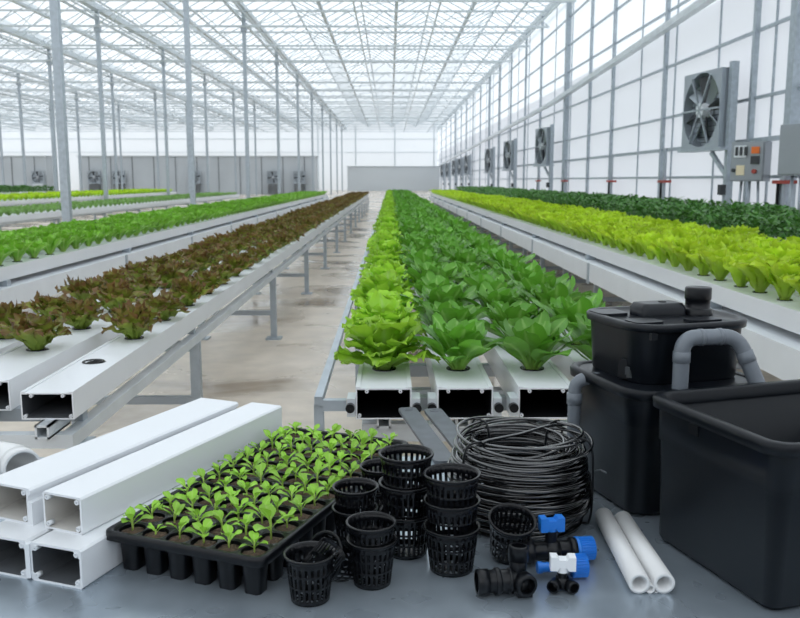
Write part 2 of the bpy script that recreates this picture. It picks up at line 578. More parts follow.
# ------------------------------------------------------------------ right wall fittings
post_list = [(9.0, .12), (12.55, .2), (13.98, .1), (18.5, .1), (22.8, .1), (25.4, .1), (28.75, .2), (33.7, .1), (37.5, .1), (42, .1), (46.5, .1), (51, .16), (56, .1), (61, .1), (66, .1), (71, .1), (77, .16), (83, .1), (90, .1), (98, .1)]
for i, (y, w) in enumerate(post_list):
    g = MB(); g.box((0, 0, EAVE / 2), (w * 0.8, w, EAVE))
    o = g.build('wall_post', M['galv'], loc=(X_WALL - 0.06, y, 0))
    tag(o, 'vertical galvanized post on the right wall' if i > 8 else 'galvanized right-wall post, %s from the near end' % ORD[i], 'post', 'posts along the right wall', 'thing')
    if i > 8:
        o['label'] = 'galvanized post far along the right wall, past the ninth'
for i, z in enumerate((1.3, 1.88, 2.55, 3.6, 4.75, 5.6, 6.5)):
    g = MB(); g.bar((X_WALL - 0.03, 4, z), (X_WALL - 0.03, Y_END, z), 0.05 if i != 1 else .07)
    struct('trim_%d' % n_t, g, M['galv']); n_t += 1
# thin film clips between the posts
for k in range(24):
    y = 11.2 + 2.15 * k * (1 + 0.02 * k)
    if y > Y_END: break
    g = MB(); g.box((X_WALL, y, EAVE / 2), (0.03, 0.035, EAVE)); struct('trim_%d' % n_t, g, M['galv']); n_t += 1
g = MB(); g.bar((X_WALL - 0.25, 8.5, 4.68), (X_WALL - 0.25, 30, 3.9), 0.16, 0.13); g.bar((X_WALL - 0.25, 30, 3.9), (X_WALL - 0.2, 100, 2.9), 0.14, 0.12)
o = g.build('sloping_rail', M['galv_light'])
tag(o, 'long pale steel rail sloping down along the right wall above the fans', 'rail', kind='thing')
g = MB(); g.bar((3.6, 14.9, 4.5), (X_WALL, 14.9, 4.5), 0.09, .1); o = g.build('cross_rail', M['galv'])
tag(o, 'horizontal steel cross rail at the top right corner above the large fan', 'rail', kind='thing')


def make_fan(r=0.62, depth=0.2):
    """front faces local -Y, centre at origin"""
    o = empty('wall_fan')
    s = r * 1.03
    g = MB()
    # square housing with a round throat
    n = 40
    ring = [(r * math.cos(2 * PI * k / n), r * math.sin(2 * PI * k / n)) for k in range(n)]
    sq = []
    for k in range(n):
        a = 2 * PI * k / n
        c, d = math.cos(a), math.sin(a)
        q = s / max(abs(c), abs(d))
        sq.append((c * q, d * q))
    vs = [(x, -depth / 2, z) for x, z in sq] + [(x, -depth / 2, z) for x, z in ring] + [(x, depth / 2, z) for x, z in ring] + [(x, depth / 2, z) for x, z in sq]
    fs = []
    for k in range(n):
        k2 = (k + 1) % n
        for j in range(3):
            fs.append((j * n + k, j * n + k2, (j + 1) * n + k2, (j + 1) * n + k))
        fs.append((3 * n + k, 3 * n + k2, k2, k))
    g.add(vs, fs)
    g.build('housing', M['fan_grey'], o)
    g = MB()
    for k in range(14):   # louvre slats behind the blades
        z = -r + 2 * r * (k + 0.5) / 14
        hw = math.sqrt(max(r * r - z * z, 0.01))
        g.box((0, depth / 2 - 0.03, z), (2 * hw, 0.02, 0.075))
    g.build('louvre', M['fan_grey'], o)
    g = MB(); g.cyl((0, depth / 2 - .012, 0), (0, depth / 2 - .006, 0), r * .99, seg=40); g.build('back_screen', M['fan_dark'], o)
    for k in range(8):
        g = MB()
        a = 2 * PI * k / 8 + 0.2
        m = Matrix.Rotation(-a, 4, 'Y') @ Matrix.Translation((r * 0.52, 0, 0)) @ Matrix.Rotation(0.7, 4, 'X')
        g.add([(-.38 * r, -.008, -.07 * r), (.42 * r, -.008, -.17 * r), (.42 * r, -.008, .15 * r), (-.38 * r, -.008, .07 * r),
               (-.38 * r, .008, -.07 * r), (.42 * r, .008, -.17 * r), (.42 * r, .008, .15 * r), (-.38 * r, .008, .07 * r)],
              [(0, 1, 2, 3), (7, 6, 5, 4), (0, 4, 5, 1), (1, 5, 6, 2), (2, 6, 7, 3), (3, 7, 4, 0)], False, m)
        g.build('blade', M['fan_grey'] if k % 2 else M['fan_dark'], o)
    g = MB(); g.cyl((0, -.125, 0), (0, .06, 0), r * 0.2, seg=20); g.build('hub', M['white_dull'], o)
    for k in range(6):
        a = 2 * PI * k / 6
        g = MB(); g.bar((0, -depth / 2 - .02, 0), (r * 1.02 * math.cos(a), -depth / 2 - .02, r * 1.02 * math.sin(a)), 0.03, 0.03)
        g.build('guard_strut', M['fan_grey'], o)
    g = MB(); g.box((.06, 0, -s - 0.03), (2 * s + .2, depth + .1, 0.05)); g.build('shelf', M['galv'], o)
    return o


def fan_bracket(o, px, py, h):
    g = MB(); g.box((px, py, -h / 2 + 0.36), (0.10, 0.12, h + .72)); g.build('support_post', M['galv'], o)
    g = MB(); g.bar((px, py, -1.15), (px - .4, py - .1, -.72), 0.06); g.build('brace', M['galv'], o)


fan0 = make_fan()
fan_spots = [(14.85, 2.43), (30.5, 2.42), (39.2, 2.36), (47, 2.3), (60.5, 2.3), (66.5, 2.26), (72.5, 2.26), (81, 2.2), (89, 2.2)]
fan_bracket(fan0, 0.73, 0.06, 2.43)
g = MB(); g.box((.73, -.04, -1.34), (.1, .1, .17)); g.build('junction_box', M['fan_dark'], fan0)
for i, (y, z) in enumerate(fan_spots):
    o = fan0 if i == 0 else copy_tree(fan0)
    o.location = (5.42, y, z)
    o.rotation_euler = (0, 0, -PI / 2 + math.radians(8))
    lb = 'large grey-framed axial fan on the right wall beside the control box' if i == 0 else 'axial fan on the right wall, %s along from the control box' % ORD[i]
    tag(o, lb, 'fan', 'wall fans on the right wall', 'thing')
mini = make_fan(0.5, 0.2)
tag(mini, None, 'fan', 'fans of the grey buildings', 'thing')
for i, px in enumerate((45, 100, 124, 198, 275, 301)):
    o = mini if i == 0 else copy_tree(mini)
    o.location = ((px - 390) / 850 * 74.8, 74.55, 1.5)
    o['label'] = 'small fan at the foot of the left-edge grey building' if i == 0 else 'small square fan at the foot of the long grey building, %s from its left end' % ORD[i - 1]
    g = MB(); g.box((0, 0, -1.02), (0.9, 0.3, 0.93)); g.build('plinth', M['grey_panel_light'], o)


def control_box(loc, rz, label, w, h, d, plain=False):
    o = empty('control_box', loc, rz, label, 'control box')
    g = MB(); g.box((0, 0, 0), (w, d, h)); g.build('enclosure', M['box_grey'], o)
    g = MB(); g.box((0, -d / 2 - .012, 0), (w * .94, .02, h * .94)); dr = g.build('door', M['box_grey'], o)
    if not plain:
     g = MB(); g.box((-w * .2, -d / 2 - .03, h * .25), (w * .36, .02, h * .3)); g.build('meter_panel', M['white_dull'], dr)
     for k in range(3):
         g = MB(); g.box((-w * .3 + k * .07, -d / 2 - .045, h * .26), (.04, .02, .13)); g.build('breaker', M['fan_dark'], dr)
     g = MB(); g.box((w * .25, -d / 2 - .03, h * .28), (.12, .03, .1)); g.build('main_switch', M['orange'], dr)
     g = MB(); g.box((w * .25, -d / 2 - .03, 0.02), (.13, .03, .12)); g.build('breaker', M['fan_dark'], dr)
     g = MB(); g.cyl((w * .25, -d / 2 - .02, -h * .25), (w * .25, -d / 2 - .06, -h * .25), .035, seg=12); g.build('stop_button', M['red'], dr)
     g = MB(); g.box((-w * .18, -d / 2 - .026, -h * .22), (.13, .01, .15)); g.build('sticker', M['cream'], dr)
     g = MB(); g.cyl((-w * .38, -d / 2 - .02, -h * .22), (-w * .38, -d / 2 - .05, -h * .22), .03, seg=12); g.build('knob', M['fan_dark'], dr)
    for k in (-1, 0, 1):
        g = MB(); g.tube([(k * .13, 0, -h / 2), (k * .13 + .02 * k, 0, -h / 2 - .4), (k * .11, 0.1, -h / 2 - loc[2] + h / 2 + .05)], 0.022, 8)
        g.build('conduit', M['fan_grey'], o)
    return o


control_box((5.55, 13.2, 1.53), -PI / 2 + 0.75, 'grey electrical control box with orange switch on the right wall', .52, .6, .24)
control_box((5.55, 11.55, 1.65), -PI / 2 + 0.5, 'grey electrical box cut by the right edge of the picture', .56, .68, .24, True)


def valve_riser(y, label, h=1.9):
    o = empty('water_riser', (X_WALL - 0.17, y, 0), label=label, cat='pipe', group='water risers along the right wall')
    g = MB(); g.cyl((0, 0, 0), (0, 0, h), 0.035, seg=10); g.build('pipe', M['fan_grey'], o)
    g = MB(); g.box((0, 0, 1.22), (.14, .5, .05)); g.build('valve', M['red'], o)
    g = MB(); g.cyl((0, .2, 1.22), (0, .2, .5), .025, seg=8); g.build('hose', M['black'], o)


for i, y in enumerate((12.42, 17.9, 22.2, 28.2, 33.2)):
    valve_riser(y, 'water riser with a dark red valve on the right wall, %s from the near end' % ORD[i])

# ------------------------------------------------------------------ leaves and plants
class Plant(MB):
    def __init__(s):
        super().__init__(); s.attr = {'along': [], 'across': [], 'rnd': []}

    def leaf(s, rng, base, az, L, W, phi0, phi1, prof, nu=7, nv=5, cup=0.2, ruffle=0.0, freq=3.0, twist=0.0, along0=0.0, lobe=0.0, pucker=0.0, roll=0.0):
        """a leaf with a curved spine; phi is measured from the vertical"""
        ca, sa = math.cos(az), math.sin(az)
        r = 0.0; z = 0.0
        o = len(s.v); rnd = rng.random()
        ph = rng.uniform(0, 6.28); ph2 = rng.uniform(0, 6.28)
        vs = []; fs = []
        for i in range(nu + 1):
            t = i / nu
            phi = phi0 + (phi1 - phi0) * t ** 1.3
            if i:
                r += math.sin(phi) * L / nu; z += math.cos(phi) * L / nu
            w = W * prof(t)
            nr, nz = -math.cos(phi), math.sin(phi)     # upper normal of the blade in the (r, z) plane
            for j in range(nv):
                v = 2 * j / (nv - 1) - 1
                av = abs(v)
                sgn = 1 if v > 0 else -1
                wv = w * (1 + lobe * av * math.sin(freq * 9.1 * t + ph2 + sgn))
                edge = max(av ** 1.6, max(0, (t - .72) / .28) ** 1.5 * .9)
                off = cup * w * v * v + ruffle * edge * math.sin(freq * 6.28 * t + ph + 1.9 * sgn + 4.2 * v) * min(1, t * 2.4)
                off += pucker * math.sin(7 * v + 11 * t + ph) * math.sin(9 * t - 4 * v + ph2) * min(1, t * 2)
                side = wv * v
                ext = lobe * L * .35 * math.cos(freq * 5 * v + ph) * max(0, (t - .7) / .3)
                rr = r + nr * off + math.sin(phi) * ext
                zz = z + nz * off + math.cos(phi) * ext + twist * v * t * W
                vs.append((base[0] + rr * ca - side * sa, base[1] + rr * sa + side * ca, base[2] + zz))
                s.attr['along'].append(min(1, (along0 + (1 - along0) * t) * (.86 + .14 * av) + .10 * av * t)); s.attr['across'].append(av); s.attr['rnd'].append(rnd)
        for i in range(nu):
            for j in range(nv - 1):
                fs.append((i * nv + j, i * nv + j + 1, (i + 1) * nv + j + 1, (i + 1) * nv + j))
        s.add(vs, fs, True)


def P_lettuce(t):
    """narrow rib widening to a broad rounded tip"""
    return 0.20 + 0.84 * (t / .78) ** 1.25 if t < .78 else 1.04 * math.sqrt(max(0.0, 1 - ((t - .78) / .235) ** 2)) + .02


def P_spoon(t):
    if t < 0.34:
        return 0.15 + 0.06 * t
    u = (t - 0.34) / 0.66
    return 0.17 * (1 - u) + 0.93 * (math.sin(PI * .5 * (u / .55)) ** .8 if u < .55 else math.sqrt(max(0.0, 1 - ((u - .55) / .46) ** 2)))


def P_oval(t):
    return 0.1 + 0.9 * math.sin(PI * min(0.97, 0.04 + 0.93 * t)) ** 0.8


def frilly(seed, n=34, R=0.135, nu=9, nv=9, tall=1.0):
    g = Plant(); rng = random.Random(seed)
    for k in range(n):
        u = k / n                                   # 0 outer, 1 heart
        az = k * 2.399963 + rng.uniform(-.25, .25)
        L = R * (1.10 - 0.22 * u) * rng.uniform(.88, 1.1)
        p0 = math.radians(44 - 40 * u + rng.uniform(-6, 6)); p1 = math.radians(104 - 72 * u + rng.uniform(-12, 14))
        g.leaf(rng, (0.012 * math.cos(az) * (1 - u), 0.012 * math.sin(az) * (1 - u), -0.01 + .012 * u), az, L * (1.0 + .22 * u * tall), R * 0.31 * rng.uniform(.85, 1.15), p0, p1, P_lettuce, nu, nv,
               cup=0.22, ruffle=R * 0.075, freq=rng.uniform(1.8, 2.6), twist=rng.uniform(-.3, .3), lobe=.10, pucker=R * .018)
    return g


def leafy(seed, n=20, R=0.185, nu=12, nv=7):
    g = Plant(); rng = random.Random(seed)
    for k in range(n):
        u = k / n
        az = k * 2.399963 + rng.uniform(-.3, .3)
        L = R * (1.02 - 0.20 * u) * rng.uniform(.85, 1.1)
        p0 = math.radians(40 - 36 * u + rng.uniform(-5, 5)); p1 = math.radians(84 - 56 * u + rng.uniform(-12, 14))
        g.leaf(rng, (0.014 * math.cos(az) * (1 - u), 0.014 * math.sin(az) * (1 - u), -0.01), az, L, R * 0.205 * rng.uniform(.88, 1.15), p0, p1, P_spoon, nu, nv,
               cup=0.14, ruffle=R * 0.022, freq=rng.uniform(1.2, 2.0), twist=rng.uniform(-.4, .4), pucker=R * .018)
    return g


def oakleaf(seed, n=32, R=0.115, nu=8, nv=7):
    g = Plant(); rng = random.Random(seed)
    for k in range(n):
        u = k / n
        az = k * 2.399963 + rng.uniform(-.3, .3)
        L = R * (1.12 - 0.10 * u) * rng.uniform(.85, 1.12)
        p0 = math.radians(34 - 32 * u + rng.uniform(-6, 6)); p1 = math.radians(84 - 66 * u + rng.uniform(-12, 16))
        g.leaf(rng, (0.01 * math.cos(az) * (1 - u), 0.01 * math.sin(az) * (1 - u), -0.01), az, L, R * 0.25 * rng.uniform(.85, 1.15), p0, p1, P_lettuce, nu, nv,
               cup=0.2, ruffle=R * 0.095, freq=rng.uniform(1.8, 2.8), twist=rng.uniform(-.4, .4), lobe=.22, pucker=R * .02)
    return g


def upright(seed, n=16, R=0.15, nu=7, nv=7, spread=1.0, wf=0.30, ruf=0.05, curl=0.0):
    g = Plant(); rng = random.Random(seed)
    for k in range(n):
        u = k / n
        az = k * 2.399963 + rng.uniform(-.3, .3)
        L = R * (1.1 - 0.25 * u) * rng.uniform(.85, 1.1)
        p0 = math.radians((28 - 25 * u) * spread + rng.uniform(-5, 5)); p1 = math.radians((66 - 50 * u) * spread + curl + rng.uniform(-10, 14))
        g.leaf(rng, (0.012 * math.cos(az) * (1 - u), 0.012 * math.sin(az) * (1 - u), -0.01), az, L, R * wf * .8 * rng.uniform(.85, 1.15), p0, p1, P_lettuce, nu, nv,
               cup=0.3, ruffle=R * ruf, freq=rng.uniform(1.6, 2.6), lobe=.08, pucker=R * .012)
    return g


def bushy(seed, n=64, R=0.17, nu=3, nv=3):
    """dark tall-growing herb: leaves at several heights"""
    g = Plant(); rng = random.Random(seed)
    for k in range(n):
        u = rng.random()
        az = rng.uniform(0, 6.283)
        q = rng.uniform(0, .11)
        a2 = rng.uniform(0, 6.283)
        g.leaf(rng, (q * math.cos(a2), q * math.sin(a2), 0.02 + 0.20 * u), az, 0.062 * rng.uniform(.8, 1.2), 0.021 * rng.uniform(.8, 1.2), math.radians(rng.uniform(10, 50)), math.radians(rng.uniform(55, 110)), P_oval, nu, nv, cup=.2)
    return g


def cup_mesh():
    g = MB()
    g.lathe([(0.016, -0.035), (0.024, -0.004), (0.031, 0.004), (0.035, 0.004), (0.036, 0.0015), (0.030, -0.004)], seg=20)
    g.lathe([(0.0001, -0.02), (0.022, -0.02)], seg=16)
    return g.mesh('net_cup', M['pot'])


CUP = cup_mesh()

# far plants use plain copies of the same meshes
V = 4
LET = [frilly(10 + i).mesh('frilly_lettuce', M['lettuce']) for i in range(V)]
LFY = [leafy(20 + i).mesh('leafy_green', M['leafy']) for i in range(V)]
RED = [oakleaf(30 + i).mesh('red_lettuce', M['red_leaf']) for i in range(V)]
ROM = [upright(40 + i, 18, 0.165, wf=.27, spread=1.1, ruf=.04).mesh('romaine_lettuce', M['romaine']) for i in range(V)]
LIM = [upright(50 + i, 24, 0.175, wf=.27, ruf=.075, spread=.85, curl=math.radians(14)).mesh('lime_lettuce', M['lime']) for i in range(V)]
DRK = [bushy(60 + i).mesh('dark_leafy_herb', M['dark']) for i in range(V)]
YNG = [upright(70 + i, 9, 0.13, 4, 3, 1.2, wf=.26).mesh('young_plant', M['young']) for i in range(V)]
LM2 = [upright(80 + i, 12, 0.2, 4, 3, 1.2).mesh('yellow_green_lettuce', M['lime']) for i in range(V)]


def plant(me, name, loc, scale, label, cat, group, cup, rng, lean=0.08):
    o = bpy.data.objects.new(name, me[rng.randrange(V)])
    col.objects.link(o)
    o.location = loc
    o.rotation_euler = (rng.uniform(-lean, lean), rng.uniform(-lean, lean), rng.uniform(0, 6.28))
    o.scale = (scale, scale, scale * rng.uniform(.92, 1.08))
    tag(o, label, cat, group, 'thing')
    if cup:
        c = bpy.data.objects.new('net_cup', CUP); col.objects.link(c)
        c.parent = o
        c.scale = (1 / scale,) * 3
        o.rotation_euler[0] = o.rotation_euler[1] = 0
    return o


def mass(name, pts, maker, m, label, cat, group=None):
    """what is left past the individual plants, as one low object"""
    g = Plant(); rng = random.Random(3)
    protos = [maker(s) for s in range(3)]
    for (x, y, z, s) in pts:
        p = protos[rng.randrange(3)]
        a = rng.uniform(0, 6.28); c, d = math.cos(a) * s, math.sin(a) * s
        g.add([(x + px * c - py * d, y + px * d + py * c, z + pz * s) for px, py, pz in p.v], p.f, True)
        for k in g.attr:
            g.attr[k].extend(p.attr[k])
    tag(g.build(name, m), label, cat, group, 'stuff')


def in_frame(x, y, m=0.0):
    px = 390 + 850 * x / y
    return -40 - m < px < 840 + m


# ------------------------------------------------------------------ benches
def channel(y0, y1, w, h, holes, th=0.004, boss=True):
    """hollow growing channel: local x across, y along from 0, z = 0 at its top; round holes in its top"""
    g = MB(); gi = MB()
    L = y1 - y0
    hw = w / 2; iw = hw - th
    rh = 0.031
    n = 16
    # outer sides, bottom, inner sides and bottom
    o = [(-hw, 0), (-hw, -h), (hw, -h), (hw, 0)]
    i_ = [(-iw, -th), (-iw, -h + th), (iw, -h + th), (iw, -th)]
    for pts, flip in ((o, False), (i_, True)):
        for k in range(3):
            a, c = pts[k], pts[k + 1]
            f = (0, 1, 2, 3) if not flip else (3, 2, 1, 0)
            (gi if flip else g).add([(a[0], 0, a[1]), (c[0], 0, c[1]), (c[0], L, c[1]), (a[0], L, a[1])], [f])
    # end rings
    for y in (0, L):
        vs = [(x, y, z) for x, z in o] + [(x, y, z) for x, z in i_]
        g.add(vs, [(k, (k + 1) % 4, 4 + (k + 1) % 4, 4 + k) for k in range(4)])
    # top with holes
    cur = 0.0
    for z, x in ((0, hw), (-th, iw)):
        cur = 0.0
        q_ = g if z == 0 else gi
        for hy in holes:
            a, c = hy - 0.04, hy + 0.04
            if a > cur:
                q_.add([(-x, cur, z), (x, cur, z), (x, a, z), (-x, a, z)], [(0, 1, 2, 3)])
            cir = [(rh * math.cos(2 * PI * k / n + PI / n), hy + rh * math.sin(2 * PI * k / n + PI / n), z) for k in range(n)]
            sq = []
            for k in range(n):
                an = 2 * PI * k / n + PI / n
                cx, cy = math.cos(an), math.sin(an)
                q = 1 / max(abs(cx), abs(cy))
                sq.append((cx * q * x, hy + cy * q * 0.04, z))
            # exact corners
            for k, (sx, sy) in ((1, (1, 1)), (5, (-1, 1)), (9, (-1, -1)), (13, (1, -1))):
                sq[k] = (sx * x, hy + sy * 0.04, z)
                sq[k + 1] = (sx * x * (0.6 if k in (1, 9) else 1), hy + sy * 0.04 * (1 if k in (1, 9) else 0.6), z)
            q_.add(cir + sq, [(k, (k + 1) % n, n + (k + 1) % n, n + k) for k in range(n)])
            cur = c
        q_.add([(-x, cur, z), (x, cur, z), (x, L, z), (-x, L, z)], [(0, 1, 2, 3)])
    # raised edge beads along the top
    for sx in (-1, 1):
        g.bar((sx * (hw - 0.006), 0, 0.0015), (sx * (hw - 0.006), L, 0.0015), 0.012, 0.003)
    if boss:
        for sx in (-1, 1):
            for z in (-0.009, -h + 0.009):
                xb = iw - (0.026 if z > -h / 2 else .006)
                g.pipe((sx * xb, -.0006, z), (sx * xb, 0.012, z), 0.0052, 0.0022, 10)
    return g, gi


def bench_frame(name, label, xs0, xs1, z, y0, y1, leg_ys, low=0.21, leg_w=0.045, beam_h=.05, cross_front=True, spacer=0.0, stubs=()):
    o = empty(name, ((xs0 + xs1) / 2, y0, 0), label=label, cat='bench')
    hw = (xs1 - xs0) / 2
    for sx in (-1, 1):
        g = MB(); g.box((sx * hw, (y1 - y0) / 2, z - beam_h / 2), (0.04, y1 - y0, beam_h)); g.build('side_rail', M['galv_light'], o)
    for y in leg_ys:
        for sx in (-1, 1):
            g = MB(); g.box((sx * hw, y - y0, (z - beam_h) / 2), (leg_w, leg_w, z - beam_h)); lg = g.build('leg', M['galv'], o)
            g = MB(); g.box((sx * hw, y - y0, 0.006), (0.12, 0.12, 0.012)); g.build('foot_plate', M['galv'], lg)
        g = MB(); g.box((0, y - y0, low), (2 * hw, 0.04, 0.035)); g.build('cross_brace', M['fan_grey'], o)
        g = MB(); g.box((0, y - y0, z - beam_h - 0.02), (2 * hw, 0.05, 0.045)); g.build('cross_bar', M['galv'], o)
    if cross_front:
        g = MB(); g.box((0, 0.02, z - beam_h / 2), (2 * hw - .04, 0.038, beam_h)); g.build('end_bar', M['galv_light'], o)
    if spacer:
        for y in [.16] + [q - y0 for q in leg_ys]:
            g = MB(); g.box((0, y, z + spacer / 2), (2 * hw, .04, spacer)); g.build('spacer_bar', M['fan_grey'], o)
        for x in stubs:
            g = MB()
            a = spacer / 2
            for dx, dz, w_, h_ in ((-a + .003, 0, .006, spacer), (a - .003, 0, .006, spacer), (0, a - .003, spacer, .006), (0, -a + .003, spacer, .006)):
                g.box((x - (xs0 + xs1) / 2, .04, z + a + dz), (w_, .16, h_)) if dx == 0 else g.box((x - (xs0 + xs1) / 2 + dx, .04, z + a), (w_, .16, spacer))
            g.build('tube_stub', M['galv_light'], o)
    return o


Y1 = 36.5
# --- centre bench: four channels
CW, CH, CZ = 0.15, 0.085, 0.70
cxs = [-0.018, 0.200, 0.418, 0.636]
cnames = ['leftmost', 'second', 'third', 'rightmost']
rng = random.Random(11)
CSTEP = 0.38
for i, x in enumerate(cxs):
    hy = [2.447 - 2.212 + CSTEP * k for k in range(int((Y1 - 2.6) / CSTEP))]
    g, gi = channel(2.212, Y1, CW, CH, hy[:8])
    o = g.build('growing_channel', M['white'], loc=(x, 2.212, CZ))
    gi.build('inner_faces', M['lining_black'], o)
    tag(o, 'white hollow growing channel, %s of the four on the centre bench' % (cnames[i] if i in (0, 3) else cnames[i] + ' from the left'), 'channel', 'channels of the centre bench', 'thing')
    for sx in (-1, 1):
        e = MB()
        e.box((sx * (CW / 2 + 0.012), 0.03, -0.052), (0.022, 0.07, 0.05)); p = e.build('end_clip', M['galv_light'], o)
        e = MB(); e.cyl((sx * (CW / 2 + 0.014), -0.022, -0.05), (sx * (CW / 2 + 0.014), 0.0, -0.05), 0.0125, seg=12); e.build('rubber_plug', M['black'], p)
    for k, yy in enumerate(hy):
        y = yy + 2.212
        jx = rng.uniform(-.008, .008) if k else 0
        near = k < 12
        if i == 0:
            kind, me, nm, s = 'frilly light green lettuce', LET, 'frilly_lettuce', rng.uniform(.98, 1.12)
            row = 'the leftmost centre channel'
        else:
            kind, me, nm, s = 'dark green leafy plant', LFY, 'leafy_green', rng.uniform(1.0, 1.18)
            row = ['', 'the second centre channel', 'the third centre channel', 'the rightmost centre channel'][i]
        lb = '%s, %s from the near end of %s' % (kind, ORD[k], row) if near else '%s past the twelfth in %s' % (kind, row)
        plant(me, nm, (x + jx, y, CZ), s, lb, 'lettuce' if i == 0 else 'leafy plant', ('lettuces' if i == 0 else 'leafy plants') + ' in ' + row, k < 6, rng)
bench_frame('bench_frame', 'galvanized frame under the centre bench of green plants', -0.06, 0.68, CZ - CH - 0.04, 2.30, Y1, [2.9 + 2.7 * k for k in range(13)], beam_h=.05, spacer=.0395, stubs=(-.018, .2, .418))
gr = empty('guard_rail', (-0.195, 2.24, 0), label='slim galvanized guard rail along the left side of the centre bench', cat='rail')
g = MB(); g.box((0, (Y1 - 2.24) / 2, .658), (.022, Y1 - 2.24, .024)); g.build('rail_bar', M['galv'], gr)
g = MB(); g.box((.043, .012, .645), (.064, .024, .03)); g.build('end_bracket', M['galv'], gr)
for k in range(13):
    g = MB(); g.box((0, .02 + 2.7 * k, .323), (.026, .026, .646)); g.build('leg', M['galv'], gr)

# --- red lettuce bench, three channels
RZ, RW, RH = 0.65, 0.15, 0.078
rxs = [-0.980, -1.228, -1.47]
ry0 = [2.37, 2.467, 2.42]
RSTEP = 0.43
hole_first = [2.787, 2.939, 2.80]
for i, x in enumerate(rxs):
    hy = [hole_first[i] - ry0[i] + RSTEP * k for k in range(int((Y1 - 3) / RSTEP))]
    lift = .012 if i == 1 else 0.0
    g, gi = channel(ry0[i], Y1, RW + (.05 if i == 1 else 0), RH + lift, hy[:8])
    o = g.build('growing_channel', M['white'], loc=(x, ry0[i], RZ + lift))
    gi.build('inner_faces', M['inside_grey'], o)
    tag(o, 'white hollow growing channel of the red lettuce bench, ' + ['nearest the aisle, its first hole empty', 'middle of the three', 'farthest from the aisle'][i], 'channel', 'channels of the red lettuce bench', 'thing')
    for k, yy in enumerate(hy):
        y = yy + ry0[i]
        if i == 0 and k == 0:
            c = bpy.data.objects.new('net_cup', CUP); col.objects.link(c); c.location = (x - .01, y, RZ)
            tag(c, 'empty black net cup in the first hole of the channel beside the aisle', 'net cup', kind='thing')
            continue
        if not in_frame(x, y, 110):
            continue
        row = ['the aisle-side channel', 'the middle red channel', 'the far red channel'][i]
        greenish = rng.random() < 0.0
        lb = 'frilly red-brown lettuce, %s from the near end of %s' % (ORD[k], row) if k < 12 else 'frilly red-brown lettuce past the twelfth in %s' % row
        plant(RED, 'red_lettuce', (x + rng.uniform(-.012, .0), y, RZ + lift), rng.uniform(.95, 1.18), lb, 'lettuce', 'red lettuces in ' + row, k < 6, rng)
bench_frame('bench_frame', 'galvanized frame with legs under the red lettuce bench', -1.50, -0.925, RZ - RH - .04, 2.35, Y1, [3.97 + 2.7 * k for k in range(13)], beam_h=.04, spacer=.0395, stubs=(-.975, -1.2, -1.43))


def wide_bench(xa, xb, n, z, y0, what, side, frame_label, ch_label, ch_group, legs=True, trough=True):
    """row of channels side by side; side = +1 when its aisle edge is xb, -1 when it is xa"""
    pitch = (xb - xa) / n
    centres = [xa + pitch * (k + .5) for k in range(n)]
    order = centres if side < 0 else centres[::-1]
    for k, x in enumerate(order):
        g = MB()
        hw = pitch / 2 - (0.012 if n < 6 else .02)
        L = Y1 - y0
        g.box((0, L / 2, -0.045), (2 * hw, L, 0.09))
        for sx in (-1, 1):
            g.bar((sx * (hw - .008), 0, .002), (sx * (hw - .008), L, .002), .014, .004)
        o = g.build('growing_channel', M['white'], loc=(x, y0, z))
        tag(o, 'white growing channel of the %s, %s' % (ch_label, 'at its aisle edge' if k == 0 else ORD[k] + ' from the aisle'), 'channel', ch_group, 'thing')
    xe = xa if side < 0 else xb
    if trough:
        g = MB(); g.box((-side * .11, 0, 0), (0.27, Y1 - y0, 0.15))  # body widened inward, out of view, so the gap above stays dark
        o = g.build('drain_trough', M['white_dull'], loc=(xe + side * 0.03, (y0 + Y1) / 2, z - 0.205))
        tag(o, 'white drain trough running along the aisle side below the ' + ch_label, 'trough', kind='thing')
        for k in range(12):
            y = y0 + 1.6 + k * 2.8
            j = MB(); j.box((side * 0.028, y - (y0 + Y1) / 2, -0.01), (0.012, 0.05, 0.17)); j.build('joint_strap', M['galv'], o)
            j = MB(); j.box((-side * 0.06, y + .3 - (y0 + Y1) / 2, 0.096), (0.08, 0.06, 0.042)); j.build('spacer_block', M['galv'], o)
    if legs:
        bench_frame('bench_frame', frame_label, xa + (.12 if trough and side < 0 else .05), xb - (.12 if trough and side > 0 else .05), z - (0.281 if trough else .09), y0, Y1, [y0 + 0.75 + 1.35 * k for k in range(int((Y1 - y0) / 1.35))], leg_w=.05)
    return order


def fill(order, z, y0, step, me, nm, s, kind, cat, bench, limit, maker, m, cup_n=0, y_to=None, y_from=None):
    spots = []
    y_to = y_to or Y1
    for k, x in enumerate(order):
        y = y0 + 0.12 + (0.5 * step if k % 2 else 0)
        n_in = 0
        while y < y_to - .1:
            if in_frame(x, y, 70):
                spots.append((y, x, k, n_in)); n_in += 1
            y += step
    spots.sort(key=lambda q: math.hypot(q[0], q[1]))
    rest = []
    for q, (y, x, k, n_in) in enumerate(spots):
        yy = y + rng.uniform(-.02, .02)
        sc = s * rng.uniform(.88, 1.12)
        if q >= limit:
            rest.append((x, yy, z, sc)); continue
        row = 'the aisle-side row of the ' + bench if k == 0 else 'the %s row from the aisle on the %s' % (ORD[k], bench)
        if n_in < 10 and k == 0:
            lb = '%s, %s in view in %s' % (kind, ORD[n_in], row)
        else:
            lb = '%s in %s' % (kind, row) if k else '%s past the tenth in %s' % (kind, row)
        plant(me, nm, (x, yy, z), sc, lb, cat, kind + ' plants in ' + row, cup_n and n_in < cup_n and k == 0, rng)
    if rest:
        mass(nm + '_mass', rest, maker, m, kind + ' plants merging into a band at the far end of the ' + bench, cat)


